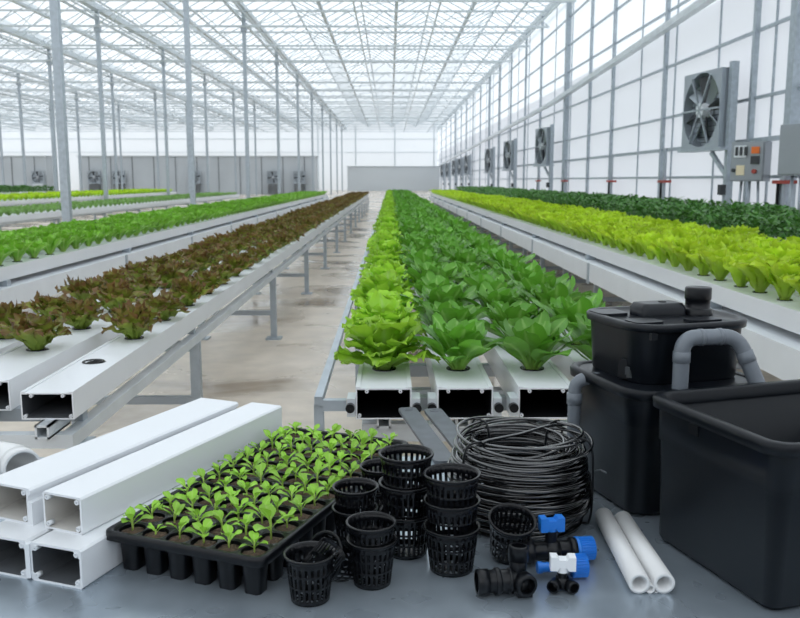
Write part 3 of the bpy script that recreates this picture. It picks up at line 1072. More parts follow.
# --- romaine bench (second on the left)
od = wide_bench(-3.75, -2.66, 5, RZ, 4.0, '', 1, 'galvanized frame under the romaine bench', 'green romaine bench', 'channels of the romaine bench')
fill(od, RZ, 4.4, 0.30, ROM, 'romaine_lettuce', 1.0, 'upright bright green romaine lettuce', 'lettuce', 'romaine bench', 290, lambda s: upright(s, 8, .17, 3, 3), M['romaine'], 8)
# --- lime lettuce bench (right)
od = wide_bench(1.70, 2.72, 4, 0.70, 2.6, '', -1, 'frame under the lime green lettuce bench', 'lime lettuce bench', 'channels of the lime lettuce bench')
fill(od, 0.70, 3.0, 0.255, LIM, 'lime_lettuce', 1.1, 'yellow-green frilly lettuce', 'lettuce', 'lime lettuce bench', 295, lambda s: upright(s, 9, .17, 3, 3, 1.2), M['lime'], 8)
# --- dark herb bench by the right wall
od = wide_bench(2.98, 4.7, 5, 0.70, 5.0, '', -1, 'frame under the dark green herb bench', 'dark green herb bench', 'channels of the dark herb bench', trough=False)
Y1s = Y1; Y1 = 40.0
fill(od, 0.70, 5.8, 0.24, DRK, 'dark_leafy_herb', 1.05, 'dark green bushy herb', 'herb', 'dark herb bench', 295, lambda s: bushy(s, 22), M['dark'], y_to=40)
Y1 = Y1s
# --- young plants, third bench on the left
od = wide_bench(-7.7, -6.35, 5, RZ, 13.0, '', 1, 'frame under the young plant bench', 'young plant bench', 'channels of the young plant bench', trough=False, legs=False)
bench_frame('bench_frame', 'frame under the bench of young grey-green plants', -7.6, -6.45, RZ - .09, 13, Y1, [14 + 2.7 * k for k in range(8)])
fill(od, RZ, 13.2, 0.33, YNG, 'young_plant', 0.95, 'young grey-green plant', 'young plant', 'young plant bench', 290, lambda s: upright(s, 6, .13, 3, 3), M['young'])
# --- fourth and fifth benches far on the left
Y1 = 44.0
od = wide_bench(-13.0, -10.9, 5, RZ, 21.0, '', 1, 'frame under the distant yellow-green lettuce bench', 'distant yellow-green lettuce bench', 'channels of the distant yellow-green bench', trough=False, legs=False)
bench_frame('bench_frame', 'frame under the distant yellow-green lettuce bench', -12.9, -11, RZ - .09, 21, Y1, [22 + 2.7 * k for k in range(8)])
fill(od, RZ, 21.5, 0.36, LM2, 'yellow_green_lettuce', 1.0, 'distant yellow-green lettuce', 'lettuce', 'distant yellow-green bench', 290, lambda s: upright(s, 8, .2, 3, 3), M['lime'])
od = wide_bench(-21.5, -16.8, 8, RZ, 33.0, '', 1, 'frame under the distant dark green bench', 'distant dark green bench', 'channels of the distant dark bench', trough=False, legs=False)
Y1 = 52.0
bench_frame('bench_frame', 'frame under the distant dark green bench', -21.3, -17, RZ - .09, 33, 44, [34 + 2.7 * k for k in range(4)])
fill(od, RZ, 34, 0.42, DRK, 'distant_dark_herb', 1.35, 'distant dark green herb', 'herb', 'distant dark bench', 250, lambda s: bushy(s, 16), M['dark'], y_to=44)
Y1 = 36.5

# ------------------------------------------------------------------ work table
TZ = 0.65
tb = empty('work_table', (0.1, 1.2, 0), label='blue-grey zinc topped work table in the foreground', cat='table')
g = MB(); g.box((0, -.02, TZ - 0.012), (2.5, 1.24, 0.024)); g.build('table_top', M['table'], tb)
g = MB()
for sy in (-1, 1):
    g.box((0, sy * .58, TZ - .055), (2.3, .04, .06))
for sx in (-1, 1):
    g.box((sx * 1.15, 0, TZ - .055), (.04, 1.16, .06))
g.build('apron', M['galv'], tb)
for sx in (-1, 1):
    for sy in (-1, 1):
        g = MB(); g.box((sx * 1.14, sy * .57, (TZ - .025) / 2), (.05, .05, TZ - .025)); g.build('leg', M['galv'], tb)


# ------------------------------------------------------------------ white tubes stacked at the left
def square_tube(name, loc, rz, w, h, L, label, th=0.0035, step=False, chamfer=False, inner_mat='inside_cream'):
    """local y along, front face at y = 0, bottom at z = 0"""
    o = empty(name, loc, rz, label, 'tube', 'white plastic tubes stacked on the table')
    g = MB()
    if step:
        prof = [(-w / 2, 0), (w / 2, 0), (w / 2, h * .62), (w / 2 - .007, h * .66), (w / 2 - .007, h * .8), (w / 2 - .002, h * .84), (w / 2 - .002, h - .003), (w / 2 - .006, h), (-w / 2 + .004, h), (-w / 2, h - .004)]
    else:
        c = .003
        prof = [(-w / 2 + c, 0), (w / 2 - c, 0), (w / 2, c), (w / 2, h - c), (w / 2 - c, h), (-w / 2 + c, h), (-w / 2, h - c), (-w / 2, c)]
    k = 0.011 if chamfer else 0.002
    hw, t = w / 2 - th, th
    x_in = hw - (0.007 if step else 0)
    inner = [(-hw + k, t), (x_in - k, t), (x_in, t + k), (x_in, h - t - k), (x_in - k, h - t), (-hw + k, h - t), (-hw, h - t - k), (-hw, t + k)]
    gi = MB()
    for pr, flip in ((prof, 0), (inner, 1)):
        n = len(pr)
        vs = [(x, 0, z) for x, z in pr] + [(x, L, z) for x, z in pr]
        fs = []
        for q in range(n):
            f = (q, (q + 1) % n, n + (q + 1) % n, n + q)
            fs.append(f[::-1] if flip else f)
        (gi if flip else g).add(vs, fs)
    # end rings: fan between the two outlines
    for y in (0, L):
        import mathutils.geometry as mg
        A = [Vector((x, z, 0)) for x, z in prof]; B = [Vector((x, z, 0)) for x, z in inner]
        tri = mg.tessellate_polygon([A, B])
        vs = [(p.x, y, p.y) for p in A + B]
        g.add(vs, [tuple(q) for q in tri])
    g.build('tube_wall', M['white'], o)
    gi.build('inner_faces', M[inner_mat], o)
    # screw ports in the corners
    for sx in (-1, 1):
        for z in (t + .005, h - t - .005):
            xx = (hw - .0055) if sx < 0 else (x_in - .0055)
            q = MB(); q.pipe((sx * xx, -0.0008, z), (sx * xx, .010, z), .0042, .0019, 12); q.build('screw_port', M['white_dull'], o)
    return o


TA = -math.radians(24.0)
d_along = Vector((math.sin(math.radians(20)), math.cos(math.radians(20)), 0))
d_side = Vector((math.cos(math.radians(20)), -math.sin(math.radians(20)), 0))
low_r = Vector((-0.500, 1.204, TZ))
TL = -math.radians(20.0)
square_tube('square_tube', low_r, TL, .094, .061, .60, 'white hollow square tube, right one of the lower layer, dark inside', chamfer=True, inner_mat='inside_grey')
square_tube('square_tube', low_r - d_side * .101, TL, .094, .061, .60, 'white hollow square tube, left one of the lower layer, cut by the picture edge', chamfer=True, inner_mat='inside_grey')
square_tube('square_tube', Vector((-0.507, 1.257, TZ + .061)), TA, .078, .060, .585, 'white hollow square tube lying on top of the stack, beside the seedling tray')
square_tube('square_tube', Vector((-0.611, 1.302, TZ + .061)), TA, .103, .060, .575, 'white square tube with a stepped side on top of the stack, leftmost', step=True)
e = MB(); 
for z in (.012, .05):
    e.cyl(low_r - d_side * .0505 + Vector((0, -.003, z)), low_r - d_side * .0505 + d_along * .02 + Vector((0, 0, z)), .0033, seg=14)
e.bar(low_r - d_side * .0505 + Vector((0, .002, .004)), low_r - d_side * .0505 + Vector((0, .002, .058)), .0062, .012)
tag(e.build('tube_connector', M['white_dull']), 'small white connector joining the two lower square tubes', 'connector')

# white elbow behind the tubes
el = empty('pipe_elbow', (-0.772, 1.67, TZ), 0.2, 'white plastic pipe elbow lying behind the tubes at the left edge', 'pipe elbow')
pts = []
for k in range(9):
    a = PI * k / 8 * .62
    pts.append((.03 - .10 * math.cos(a) , .0 , .05 + .0 + .0 * a))
g = MB()
path = [(-.14, 0.05, .046), (-.08, .04, .046), (-.03, .025, .046), (.01, -.005, .046), (.035, -.05, .046)]
path = [(x * .8, y * .8, .0365) for x, y, z in path]
g.tube(path, .0345, 20, caps=False); g.tube(path, .031, 20, caps=False)
g.build('bend', M['pvc'], el)
g = MB(); g.pipe((.020, -.024, .0365), (.034, -.052, .0365), .0365, .031, 24); g.build('socket', M['pvc'], el)

# ------------------------------------------------------------------ seedling tray
TRX, TRY = 0.283, 0.60
NX, NY = 6, 12
tray = empty('seedling_tray', (-0.2015, 1.470, TZ), -math.radians(22), 'black seventy-two cell seedling tray full of sprouting seedlings', 'tray')
RIMZ = 0.066
pitx, pity = (TRX - .02) / NX, (TRY - .02) / NY
g = MB()
n = 16
RC = .0205
for i in range(NX):
    for j in range(NY):
        cx = (i - (NX - 1) / 2) * pitx; cy = (j - (NY - 1) / 2) * pity
        cir = []; sq = []; botm = []
        for k in range(n):
            a = 2 * PI * (k + .5) / n
            c, s_ = math.cos(a), math.sin(a)
            q = 1 / max(abs(c), abs(s_))
            cir.append((cx + RC * c, cy + RC * s_, RIMZ - .004))
            sx, sy = c * q, s_ * q
            if k % 4 in (1, 2):
                sx, sy = (math.copysign(1, c) if k % 4 in (1, 2) and abs(abs(c) - abs(s_)) < .5 else sx), (math.copysign(1, s_) if abs(abs(c) - abs(s_)) < .5 else sy)
                if (k % 4 == 1 and abs(c) > abs(s_)) : sx = math.copysign(1, c)
            sq.append((cx + sx * pitx / 2, cy + sy * pity / 2, RIMZ - .003))
            rb = .0135 * min(q, 1.2)
            botm.append((cx + rb * c, cy + rb * s_, 0.0))
        g.add(cir + sq, [(k, n + k, n + (k + 1) % n, (k + 1) % n) for k in range(n)], False)
        g.add(cir + botm, [(k, (k + 1) % n, n + (k + 1) % n, n + k) for k in range(n)], True)
        g.add(botm, [tuple(range(n))])
g.build('cell_sheet', M['tray'], tray)
g = MB()
hx, hy = TRX / 2, TRY / 2
loft(g, [(RIMZ - .003, hx - .011, hy - .011, .012), (RIMZ + .001, hx - .009, hy - .009, .013), (RIMZ + .002, hx - .003, hy - .003, .016), (RIMZ, hx, hy, .018), (RIMZ - .012, hx + .001, hy + .001, .018), (RIMZ - .013, hx - .003, hy - .003, .016), (RIMZ - .006, hx - .006, hy - .006, .014)], n=5)
g.build('rim', M['tray'], tray)


def seedling_mesh(seed, tall=1.0):
    g = Plant(); r2 = random.Random(seed)
    n = 16
    h = .017 * tall
    nl = r2.choice((4, 5, 5, 6))
    a0 = r2.uniform(0, 6.28)
    for k in range(nl):
        az = a0 + k * 2.2 + r2.uniform(-.4, .4)
        up_ = k / nl
        L = r2.uniform(.017, .027) * (1 - .25 * up_) * tall
        g.leaf(r2, (0, 0, h * (.35 + .5 * up_)), az, L + .008, .0070 * r2.uniform(.75, 1.25) * tall ** .8, math.radians(34 - 22 * up_), math.radians(r2.uniform(75, 112) - 40 * up_), P_spoon, 7, 5, cup=.25, ruffle=.0008, freq=2, twist=r2.uniform(-.4, .4))
    # stem
    m0 = len(g.v)
    g.tube([(0, 0, -.004), (0.0006, 0, h * .6), (0, 0, h * 1.1)], [.0016, .0013, .001], 6)
    c = len(g.v) - m0
    g.attr['along'] += [0.0] * c; g.attr['across'] += [1.0] * c; g.attr['rnd'] += [.5] * c
    return g.mesh('seedling', M['seedling'])


SEED = [seedling_mesh(100 + i, t) for i, t in enumerate((1.0, 1.1, .9, 1.0, 1.15, .85, 1.0, 1.05))]
soil = MB()
r2 = random.Random(5)
soil_v = [(0, 0, .001)]
for rr, nn in ((.009, 10), (.0195, 16)):
    pass
ringA = [(0.010 * math.cos(2 * PI * k / 16), 0.010 * math.sin(2 * PI * k / 16), r2.uniform(-.002, .0025)) for k in range(16)]
ringB = [(0.0192 * math.cos(2 * PI * k / 16), 0.0192 * math.sin(2 * PI * k / 16), r2.uniform(-.004, -.001)) for k in range(16)]
ringC = [(0.016 * math.cos(2 * PI * k / 16), 0.016 * math.sin(2 * PI * k / 16), -.03) for k in range(16)]
vs = soil_v + ringA + ringB + ringC
fs = [(0, 1 + k, 1 + (k + 1) % 16) for k in range(16)]
for q in (1, 17):
    fs += [(q + k, q + 16 + k, q + 16 + (k + 1) % 16, q + (k + 1) % 16) for k in range(16)]
soil.add(vs, fs, True)
SOIL = soil.mesh('soil_plug', M['soil'])
rz_t = -math.radians(22)
ct, st = math.cos(rz_t), math.sin(rz_t)
r2 = random.Random(17)
for j in range(NY):
    for i in range(NX):
        lx = (i - (NX - 1) / 2) * pitx; ly = (j - (NY - 1) / 2) * pity
        x = -0.2015 + lx * ct - ly * st; y = 1.470 + lx * st + ly * ct
        big = (i == 5 and j == 1)
        if big:
            me = seedling_mesh(303, 1.9)
        elif (i, j) in ((1, 0),):
            me = seedling_mesh(77, .45)
        else:
            me = SEED[r2.randrange(8)]
        o = bpy.data.objects.new('seedling', me); col.objects.link(o)
        s = r2.uniform(.92, 1.15)
        o.location = (x, y, TZ + RIMZ - .007)
        o.rotation_euler = (0, 0, r2.uniform(0, 6.28)); o.scale = (s, s, s)
        size = 'tall broad-leaved' if big else ('tiny barely sprouted' if (i, j) == (1, 0) else 'small bright green')
        tag(o, '%s seedling, %s row from the near end, %s from the left side' % (size, ORD[j], ORD[i]), 'seedling', 'seedlings in the black tray', 'thing')
        c = bpy.data.objects.new('soil_plug', SOIL); col.objects.link(c); c.parent = o; c.scale = (1 / s,) * 3


# ------------------------------------------------------------------ net pots
def pot_meshes(r_top, r_bot, h, nsl, rows):
    """rows: list of (z0, z1, slotted) fractions of the height"""
    g = MB()
    seg = nsl * 2
    zs = [r[0] for r in rows] + [rows[-1][1]]
    vs = []
    for z in zs:
        r = r_bot + (r_top - r_bot) * z
        for k in range(seg):
            a = 2 * PI * (k + (.02 if k % 2 else -.02)) / seg
            vs.append((r * math.cos(a), r * math.sin(a), z * h))
    fs = []
    for i, (a, c, slot) in enumerate(rows):
        for k in range(seg):
            if slot and k % 2 == 1:
                continue
            k2 = (k + 1) % seg
            fs.append((i * seg + k, i * seg + k2, (i + 1) * seg + k2, (i + 1) * seg + k))
    g.add(vs, fs, True)
    # floor with ring slots
    g.lathe([(r_bot, 0.0), (r_bot * .8, 0.0)], seg=seg, smooth=False)
    for k in range(12):
        a = 2 * PI * k / 12
        g.box((r_bot * .55 * math.cos(a), r_bot * .55 * math.sin(a), .0006), (r_bot * .6, r_bot * .13, .0012), rz=a)
    g.lathe([(r_bot * .3, 0.0), (.0001, 0.0)], seg=seg, smooth=False)
    body = g.mesh('pot_wall', M['pot'])
    g = MB()
    g.lathe([(r_top - .0005, h - .0052), (r_top + .0016, h - .0045), (r_top + .0024, h - .001), (r_top + .0018, h + .0005), (r_top - .0005, h), (r_top - .0018, h - .003)], seg=40, closed=True)
    return body, g.mesh('rim', M['pot'])


ROWS_L = [(0, .09, False), (.09, .30, True), (.30, .345, False), (.345, .56, True), (.56, .605, False), (.605, .80, True), (.80, 1.0, False)]
ROWS_S = [(0, .10, False), (.10, .33, True), (.33, .38, False), (.38, .61, True), (.61, .66, False), (.66, .82, True), (.82, 1.0, False)]
LARGE = pot_meshes(.0425, .0335, .071, 26, ROWS_L)
SMALL = pot_meshes(.036, .028, .070, 24, ROWS_S)


def pot(kind, loc, label, group=None, rot=(0, 0, 0)):
    body, rim = kind
    o = bpy.data.objects.new('net_pot', None); col.objects.link(o)
    o.location = loc; o.rotation_euler = rot
    tag(o, label, 'net pot', group, 'thing')
    for me in (body, rim):
        c = bpy.data.objects.new(me.name.split('.')[0], me); col.objects.link(c); c.parent = o
        if me is body:
            sm = c.modifiers.new('wall', 'SOLIDIFY'); sm.thickness = .0013; sm.offset = -1
    return o


def stack(kind, x, y, n, inc, where, group):
    pos = {1: ['only'], 2: ['lower', 'upper'], 3: ['bottom', 'middle', 'top']}[n]
    for k in range(n):
        pot(kind, (x + RNG.uniform(-.001, .001), y + RNG.uniform(-.001, .001), TZ + .0005 + k * inc), 'black slotted net pot, %s one of %s' % (pos[k], where), group, (0, 0, RNG.uniform(0, 1)))


stack(LARGE, .026, 1.314, 3, .048, 'three beside the tray corner', 'net pots in the tall stack beside the tray')
stack(LARGE, .095, 1.253, 3, .042, 'three stacked in front of the hose coil', 'net pots in the stack before the hose')
stack(SMALL, -.028, 1.207, 2, .026, 'the front stack of two', 'net pots in the front stack of two')
stack(SMALL, -.058, 1.333, 2, .035, 'two stacked against the tray side', 'net pots in the stack against the tray')
pot(SMALL, (-.016, 1.425, TZ + .038), 'black net pot half hidden behind the tall stack at the tray corner')
pot(SMALL, (-.016, 1.425, TZ + .0005), 'black net pot underneath the half hidden one behind the tall stack')
pot(SMALL, (-.1165, 1.158, TZ + .0005), 'single black slotted net pot standing nearest the camera with a strip inside')
pot(SMALL, (-.060, 1.243, TZ + .013), 'black net pot tipped on its side behind the single front pot', rot=(math.radians(62), 0, math.radians(-42)))
pot(SMALL, (.187, 1.288, TZ + .009), 'black net pot leaning with its mouth to the camera before the hose coil', rot=(math.radians(18), math.radians(7), math.radians(-10)))
# perforated strip standing in the front pot
g = MB()
for k in range(11):
    a = -1.25 + 2.5 * k / 11; a2 = -1.25 + 2.5 * (k + 1) / 11
    for z0, z1 in ((0, .006), (.024, .03), (.05, .056)):
        g.add([(.022 * math.sin(a), .022 * math.cos(a) - .02, z0), (.022 * math.sin(a2), .022 * math.cos(a2) - .02, z0), (.022 * math.sin(a2), .022 * math.cos(a2) - .02, z1), (.022 * math.sin(a), .022 * math.cos(a) - .02, z1)], [(0, 1, 2, 3)])
    g.add([(.022 * math.sin(a), .022 * math.cos(a) - .02, 0), (.022 * math.sin(a + .1), .022 * math.cos(a + .1) - .02, 0), (.022 * math.sin(a + .1), .022 * math.cos(a + .1) - .02, .056), (.022 * math.sin(a), .022 * math.cos(a) - .02, .056)], [(0, 1, 2, 3)])
o = g.build('slotted_collar', M['pot'], loc=(-.112, 1.150, TZ + .042)); o.rotation_euler = (math.radians(-8), math.radians(38), math.radians(-15))
sm = o.modifiers.new('wall', 'SOLIDIFY'); sm.thickness = .0016
tag(o, 'curved black slotted strip sticking out of the nearest net pot', 'pot insert', kind='thing')

# ------------------------------------------------------------------ hose coil
coil = empty('hose_coil', (.230, 1.462, TZ), 0, 'coil of thin black irrigation hose tied in bundles', 'hose')
r3 = random.Random(21)
g = MB()
HR = .0027
N = 56
for lay in range(21):
    for ring in range(5):
        z0 = .005 + lay * .0063 + r3.uniform(-.0025, .0025)
        bulge = 1 - .10 * ((lay - 9) / 11) ** 2
        R = (.123 - ring * .0075) * bulge + r3.uniform(-.003, .003)
        tx, ty = r3.uniform(-.05, .05), r3.uniform(-.05, .05)
        ox, oy = r3.uniform(-.004, .004), r3.uniform(-.004, .004)
        e1, p1 = r3.uniform(0, .0035), r3.uniform(0, 6.28)
        if ring >= 3 and lay % 2: continue
        pts = []
        for k in range(N):
            a = 2 * PI * k / N
            rr = R + e1 * math.sin(2 * a + p1) + .0015 * math.sin(5 * a + p1 * 2)
            x, y = ox + rr * math.cos(a), oy + rr * math.sin(a)
            z = z0 + x * tx + y * ty
            pts.append((x, y, max(HR, z)))
        g.tube(pts, HR, 7, closed=True)
# loose crossing loops on the top
for (R, ox, oy, tx, ty, z0) in ((.110, .010, -.006, .05, .10, .141), (.105, -.010, .010, -.10, .04, .142), (.098, .016, .008, .04, -.10, .144), (.113, 0, -.008, -.05, .12, .139), (.09, -.02, -.01, .08, .05, .144), (.100, .008, .014, .09, -.04, .146)):
    pts = []
    for k in range(N):
        a = 2 * PI * k / N
        rr = R + .006 * math.sin(2 * a + ox * 200)
        x, y = ox + rr * math.cos(a), oy + rr * math.sin(a)
        pts.append((x, y, z0 + x * tx + y * ty))
    g.tube(pts, HR, 7, closed=True)
g.tube([(-.105, -.055, .142), (-.06, -.03, .15), (0, .0, .152), (.06, .05, .152), (.105, .075, .148)], HR, 7)
for ang in (0.35, 0.15):
    pts = []
    for k in range(24):
        a = -1.2 + k * .1
        pts.append((.126 * math.cos(a), .126 * math.sin(a), .012 + (k / 23) * .11 + ang * .02))
    g.tube(pts, HR, 7)
g.build('hose_winding', M['hose'], coil)
for a in (3.75, .75, -.35, 2.2):
    g = MB()
    pts = []
    for k in range(28):
        t = 2 * PI * k / 28
        rr = .104 + .027 * math.copysign(abs(math.cos(t)) ** .5, math.cos(t))
        z = .073 + .082 * math.copysign(abs(math.sin(t)) ** .6, math.sin(t))
        pts.append((rr * math.cos(a), rr * math.sin(a), max(z, .002)))
    g.tube(pts, .0022, 6, closed=True); g.build('cable_tie', M['black'], coil)
g = MB(); g.tube([(.128, -.01, .085), (.142, -.02, .092), (.150, -.03, .090)], .0018, 6); g.build('tie_tail', M['grey_bar'], coil)

# flat grey strips bridging from the table to the bench behind the hose
for k, (x, y, L, a) in enumerate(((.118, 1.74, .40, math.radians(11)), (.176, 1.772, .36, math.radians(11)))):
    o = empty('flat_strip', (x, y, TZ + .0), a, 'flat grey plastic strip behind the hose coil, ' + ('left one, nearer the tray' if k == 0 else 'right one, nearer the hose'), 'strip', 'flat grey strips behind the hose', 'thing')
    g = MB()
    pl = rrect(.023, L / 2, .012, 5, 0, L / 2)
    g.extrude_poly(pl, .0005, .0085)
    g.build('strip_body', M['grey_bar'], o)
    g = MB(); g.pipe((0, L - .022, .0005), (0, L - .022, .010), .011, .006, 16); g.build('eyelet', M['grey_bar'], o)
    o.rotation_euler = (math.radians(1.6), 0, a)


# ------------------------------------------------------------------ fittings
def fitting_collar(g, p, axis, L, r, ribs=0):
    axis = Vector(axis).normalized(); p = Vector(p)
    g.lathe([(.0001, 0), (r * .93, 0), (r, .0012), (r, L - .0012), (r * .93, L), (.0001, L)], p, axis, 20)
    if ribs:
        t = Vector((0, 0, 1)) if abs(axis.z) < .9 else Vector((1, 0, 0))
        a = axis.cross(t).normalized(); b_ = axis.cross(a)
        for k in range(ribs):
            an = 2 * PI * k / ribs
            c = p + (a * math.cos(an) + b_ * math.sin(an)) * r
            g.bar(c + axis * .001, c + axis * (L - .001), .0022, .0022)


def mouth(g, p, axis, L, r, ri):
    axis = Vector(axis).normalized()
    p = Vector(p)
    g.lathe([(ri, 0), (r * .96, 0), (r, .0015), (r, L), (.0001, L), (.0001, L * .75), (ri, L * .75)], p + axis * L, -axis, 22)


# black tee fitting in front
f = empty('pipe_tee', (.164, 1.168, TZ), math.radians(6), 'black plastic pipe tee lying in front of the leaning net pot', 'pipe fitting', 'pipe fittings in front of the hose')
g = MB()
fitting_collar(g, (-.022, 0, .0205), (1, 0, 0), .048, .0165)
g.lathe([(.0001, 0), (.019, 0), (.0195, .001), (.0195, .006), (.0175, .008), (.0165, .0085)], (-.012, 0, .0205), (1, 0, 0), 22)
g.lathe([(.0165, 0), (.0185, .001), (.0185, .004), (.0165, .005)], (.008, 0, .0205), (1, 0, 0), 22)
g.build('body', M['black'], f)
g = MB(); mouth(g, (-.022, 0, .0205), (-1, 0, 0), .017, .0185, .014); g.build('end_socket', M['black'], f)
g = MB(); mouth(g, (.027, -.005, .0205), (.25, -1, 0), .018, .0165, .012); g.build('front_socket', M['black'], f)
g = MB(); fitting_collar(g, (.023, .004, .03), (0.05, .1, 1), .022, .0125); mouth(g, (.024, .006, .048), (.05, .1, 1), .022, .0145, .011); g.build('top_socket', M['black'], f)
g = MB(); g.box((.030, -.008, .0045), (.022, .016, .009)); g.build('foot', M['black'], f)

# large valve with blue handle
f = empty('blue_ball_valve', (.2525, 1.266, TZ), math.radians(7), 'black ball valve with upright blue lever handle and blue end cap', 'valve', 'pipe fittings in front of the hose')
g = MB()
fitting_collar(g, (-.042, 0, .0225), (1, 0, 0), .09, .0145)
g.lathe([(.0001, 0), (.0185, .0005), (.0195, .003), (.0195, .011), (.0175, .013)], (-.042, 0, .0225), (1, 0, 0), 22)
g.lathe([(.0145, 0), (.0185, .001), (.019, .004), (.0175, .012), (.0145, .013)], (.03, 0, .0225), (1, 0, 0), 22)
g.lathe([(.0001, 0), (.012, .002), (.019, .012), (.019, .022), (.012, .032), (.0001, .034)], (-.015, 0, .0225), (1, 0, 0), 22)
g.cyl((0, 0, .03), (0, 0, .056), .0095, seg=16)
g.build('valve_body', M['black'], f)
g = MB(); fitting_collar(g, (.042, 0, .0225), (1, 0, 0), .028, .0170, 26); g.lathe([(.018, 0), (.0192, .001), (.0192, .006), (.0175, .0065)], (.040, 0, .0225), (1, 0, 0), 24); g.build('blue_cap', M['blue'], f)


def lever(g, z, L, h, w):
    """flat bar handle with flared ends"""
    pl = [(-L, -w * .5), (-L, w * .5), (-L * .45, w * .5), (-L * .3, w * .28), (L * .3, w * .28), (L * .45, w * .5), (L, w * .5), (L, -w * .5), (L * .45, -w * .5), (L * .3, -w * .28), (-L * .3, -w * .28), (-L * .45, -w * .5)]
    # drawn in the x-z plane, extruded along y
    n = len(pl)
    d = w * .42
    vs = [(x, -d, z + q) for x, q in pl] + [(x, d, z + q) for x, q in pl]
    g.add(vs, [tuple(range(n)), tuple(range(n, 2 * n))[::-1]] + [(i, n + i, n + (i + 1) % n, (i + 1) % n) for i in range(n)])
    g.cyl((0, 0, z - h), (0, 0, z + w * .2), w * .42, seg=14)


g = MB(); lever(g, .067, .019, .014, .022); g.build('lever_handle', M['blue'], f)

# small valve with white handle, blue fitting behind it
f = empty('white_handle_valve', (.2535, 1.180, TZ), math.radians(-4), 'small black valve with white butterfly handle', 'valve', 'pipe fittings in front of the hose')
g = MB()
g.lathe([(.0001, 0), (.010, .001), (.011, .01), (.010, .019), (.0001, .02)], (-.010, 0, .012), (1, 0, 0), 18)
g.cyl((0, 0, .012), (0, 0, .032), .0075, seg=14)
g.build('valve_body', M['black'], f)
for sx in (-1, 1):
    g = MB(); mouth(g, (sx * .008, -.002, .0105), (sx * .55, -1, 0), .016, .0098, .007); g.build('socket', M['black'], f)
g = MB(); lever(g, .043, .0185, .014, .021); g.build('butterfly_handle', M['white_handle'], f)
f = empty('blue_coupling', (.276, 1.222, TZ), math.radians(4), 'blue ribbed pipe coupling lying behind the white handled valve', 'pipe fitting', 'pipe fittings in front of the hose')
g = MB(); fitting_collar(g, (0, 0, .0175), (1, 0, 0), .024, .0165, 24); g.lathe([(.0001, 0), (.0175, .0005), (.0175, .004), (.0165, .0045)], (0, 0, .0175), (1, 0, 0), 24); g.build('nut', M['blue'], f)
g = MB(); g.cyl((-.05, 0, .0165), (0.0, 0, .0165), .0075, seg=14); g.cyl((-.053, 0, .0165), (-.046, 0, .0165), .009, seg=14); g.build('spigot', M['blue'], f)
# ------------------------------------------------------------------ white pipes on the table
for k, (p, q, r, lb) in enumerate((((.374, 1.418), (.364, 1.165), .0158, 'white plastic pipe on the table, the left and longer one'), ((.4035, 1.402), (.4005, 1.165), .0158, 'white plastic pipe on the table, the right one beside the bucket'))):
    g = MB(); g.pipe((p[0] - q[0], p[1] - q[1], r), (0, 0, r), r, r * .66, 28)
    o = g.build('white_pipe', M['pvc'], loc=(q[0], q[1], TZ + .0003)); tag(o, lb, 'pipe', 'white pipes on the table', 'thing')
g = MB(); g.pipe((-.001, .12, .0072), (0, 0, .0072), .0072, .0045, 18)
tag(g.build('white_pipe', M['pvc'], loc=(.3805, 1.165, TZ + .0002)), 'thin white tube tucked between the two thick white pipes', 'pipe', kind='thing')
g = MB(); g.pipe((-.0005, .1, .004), (0, 0, .004), .004, .0025, 14)
tag(g.build('white_pipe', M['pvc'], loc=(.3900, 1.167, TZ + .0002)), 'very thin white tube beside the thin one between the pipes', 'pipe', kind='thing')

# ------------------------------------------------------------------ buckets
BR = math.radians(17)


def bucket_body(hx, hy, h, taper, r, th=.004, band=True, rim_w=.016):
    g = MB()
    bx, by = hx - taper, hy - taper
    f = lambda z: (bx + (hx - .012 - bx) * z / h, by + (hy - .012 - by) * z / h)
    lv = [(0, bx - .012, by - .012, r - .01), (.003, bx - .004, by - .004, r), (.010, *f(.01), r)]
    zb = h * .70
    x, y = f(zb); lv += [(zb, x, y, r + .006)]
    if band:
        lv += [(zb + .0015, x + .003, y + .003, r + .008)]
        x, y = f(h - .012); lv += [(h - .012, x + .003, y + .003, r + .012)]
    x, y = f(h); lv += [(h - .002, x + (.003 if band else 0), y + (.003 if band else 0), r + .012)]
    lv += [(h - .002, x - th, y - th, r + .010)]
    x, y = f(.012); lv += [(.012, x - th, y - th, r - .002)]
    loft(g, lv, cap0=True, cap1=True, n=8)
    rm = MB()
    loft(rm, [(h - .004, hx - .013, hy - .013, r + .012), (h - .018, hx - .0035, hy - .0035, r + .018), (h - .018, hx, hy, r + .02), (h - .004, hx + .001, hy + .001, r + .02), (h, hx - .002, hy - .002, r + .018), (h + .0005, hx - .012, hy - .012, r + .012), (h - .003, hx - .0165, hy - .0165, r + .009), (h - .02, hx - .018, hy - .018, r + .008)], n=8)
    return g, rm


fb = empty('open_bucket', (.684, 1.292, TZ), BR, 'large open dark plastic bucket in front at the right', 'bucket')
g, rm = bucket_body(.224, .157, .250, .020, .018)
g.build('bucket_wall', M['bucket'], fb); rm.build('rim', M['bucket'], fb)
g = MB(); g.box((-.2125, .035, .219), (.008, .022, .016)); g.build('grip_notch', M['black'], fb)

rs = empty('reservoir_bucket', (.521, 1.592, TZ), BR, 'dark plastic reservoir bucket standing behind the white pipes, under the pump tub', 'bucket')
g, rm = bucket_body(.143, .136, .236, .016, .035)
g.build('bucket_wall', M['bucket'], rs); rm.build('rim', M['bucket'], rs)
g = MB(); g.extrude_poly(rrect(.132, .125, .05, 8), .226, .2335); g.build('inner_ledge', M['lid'], rs)

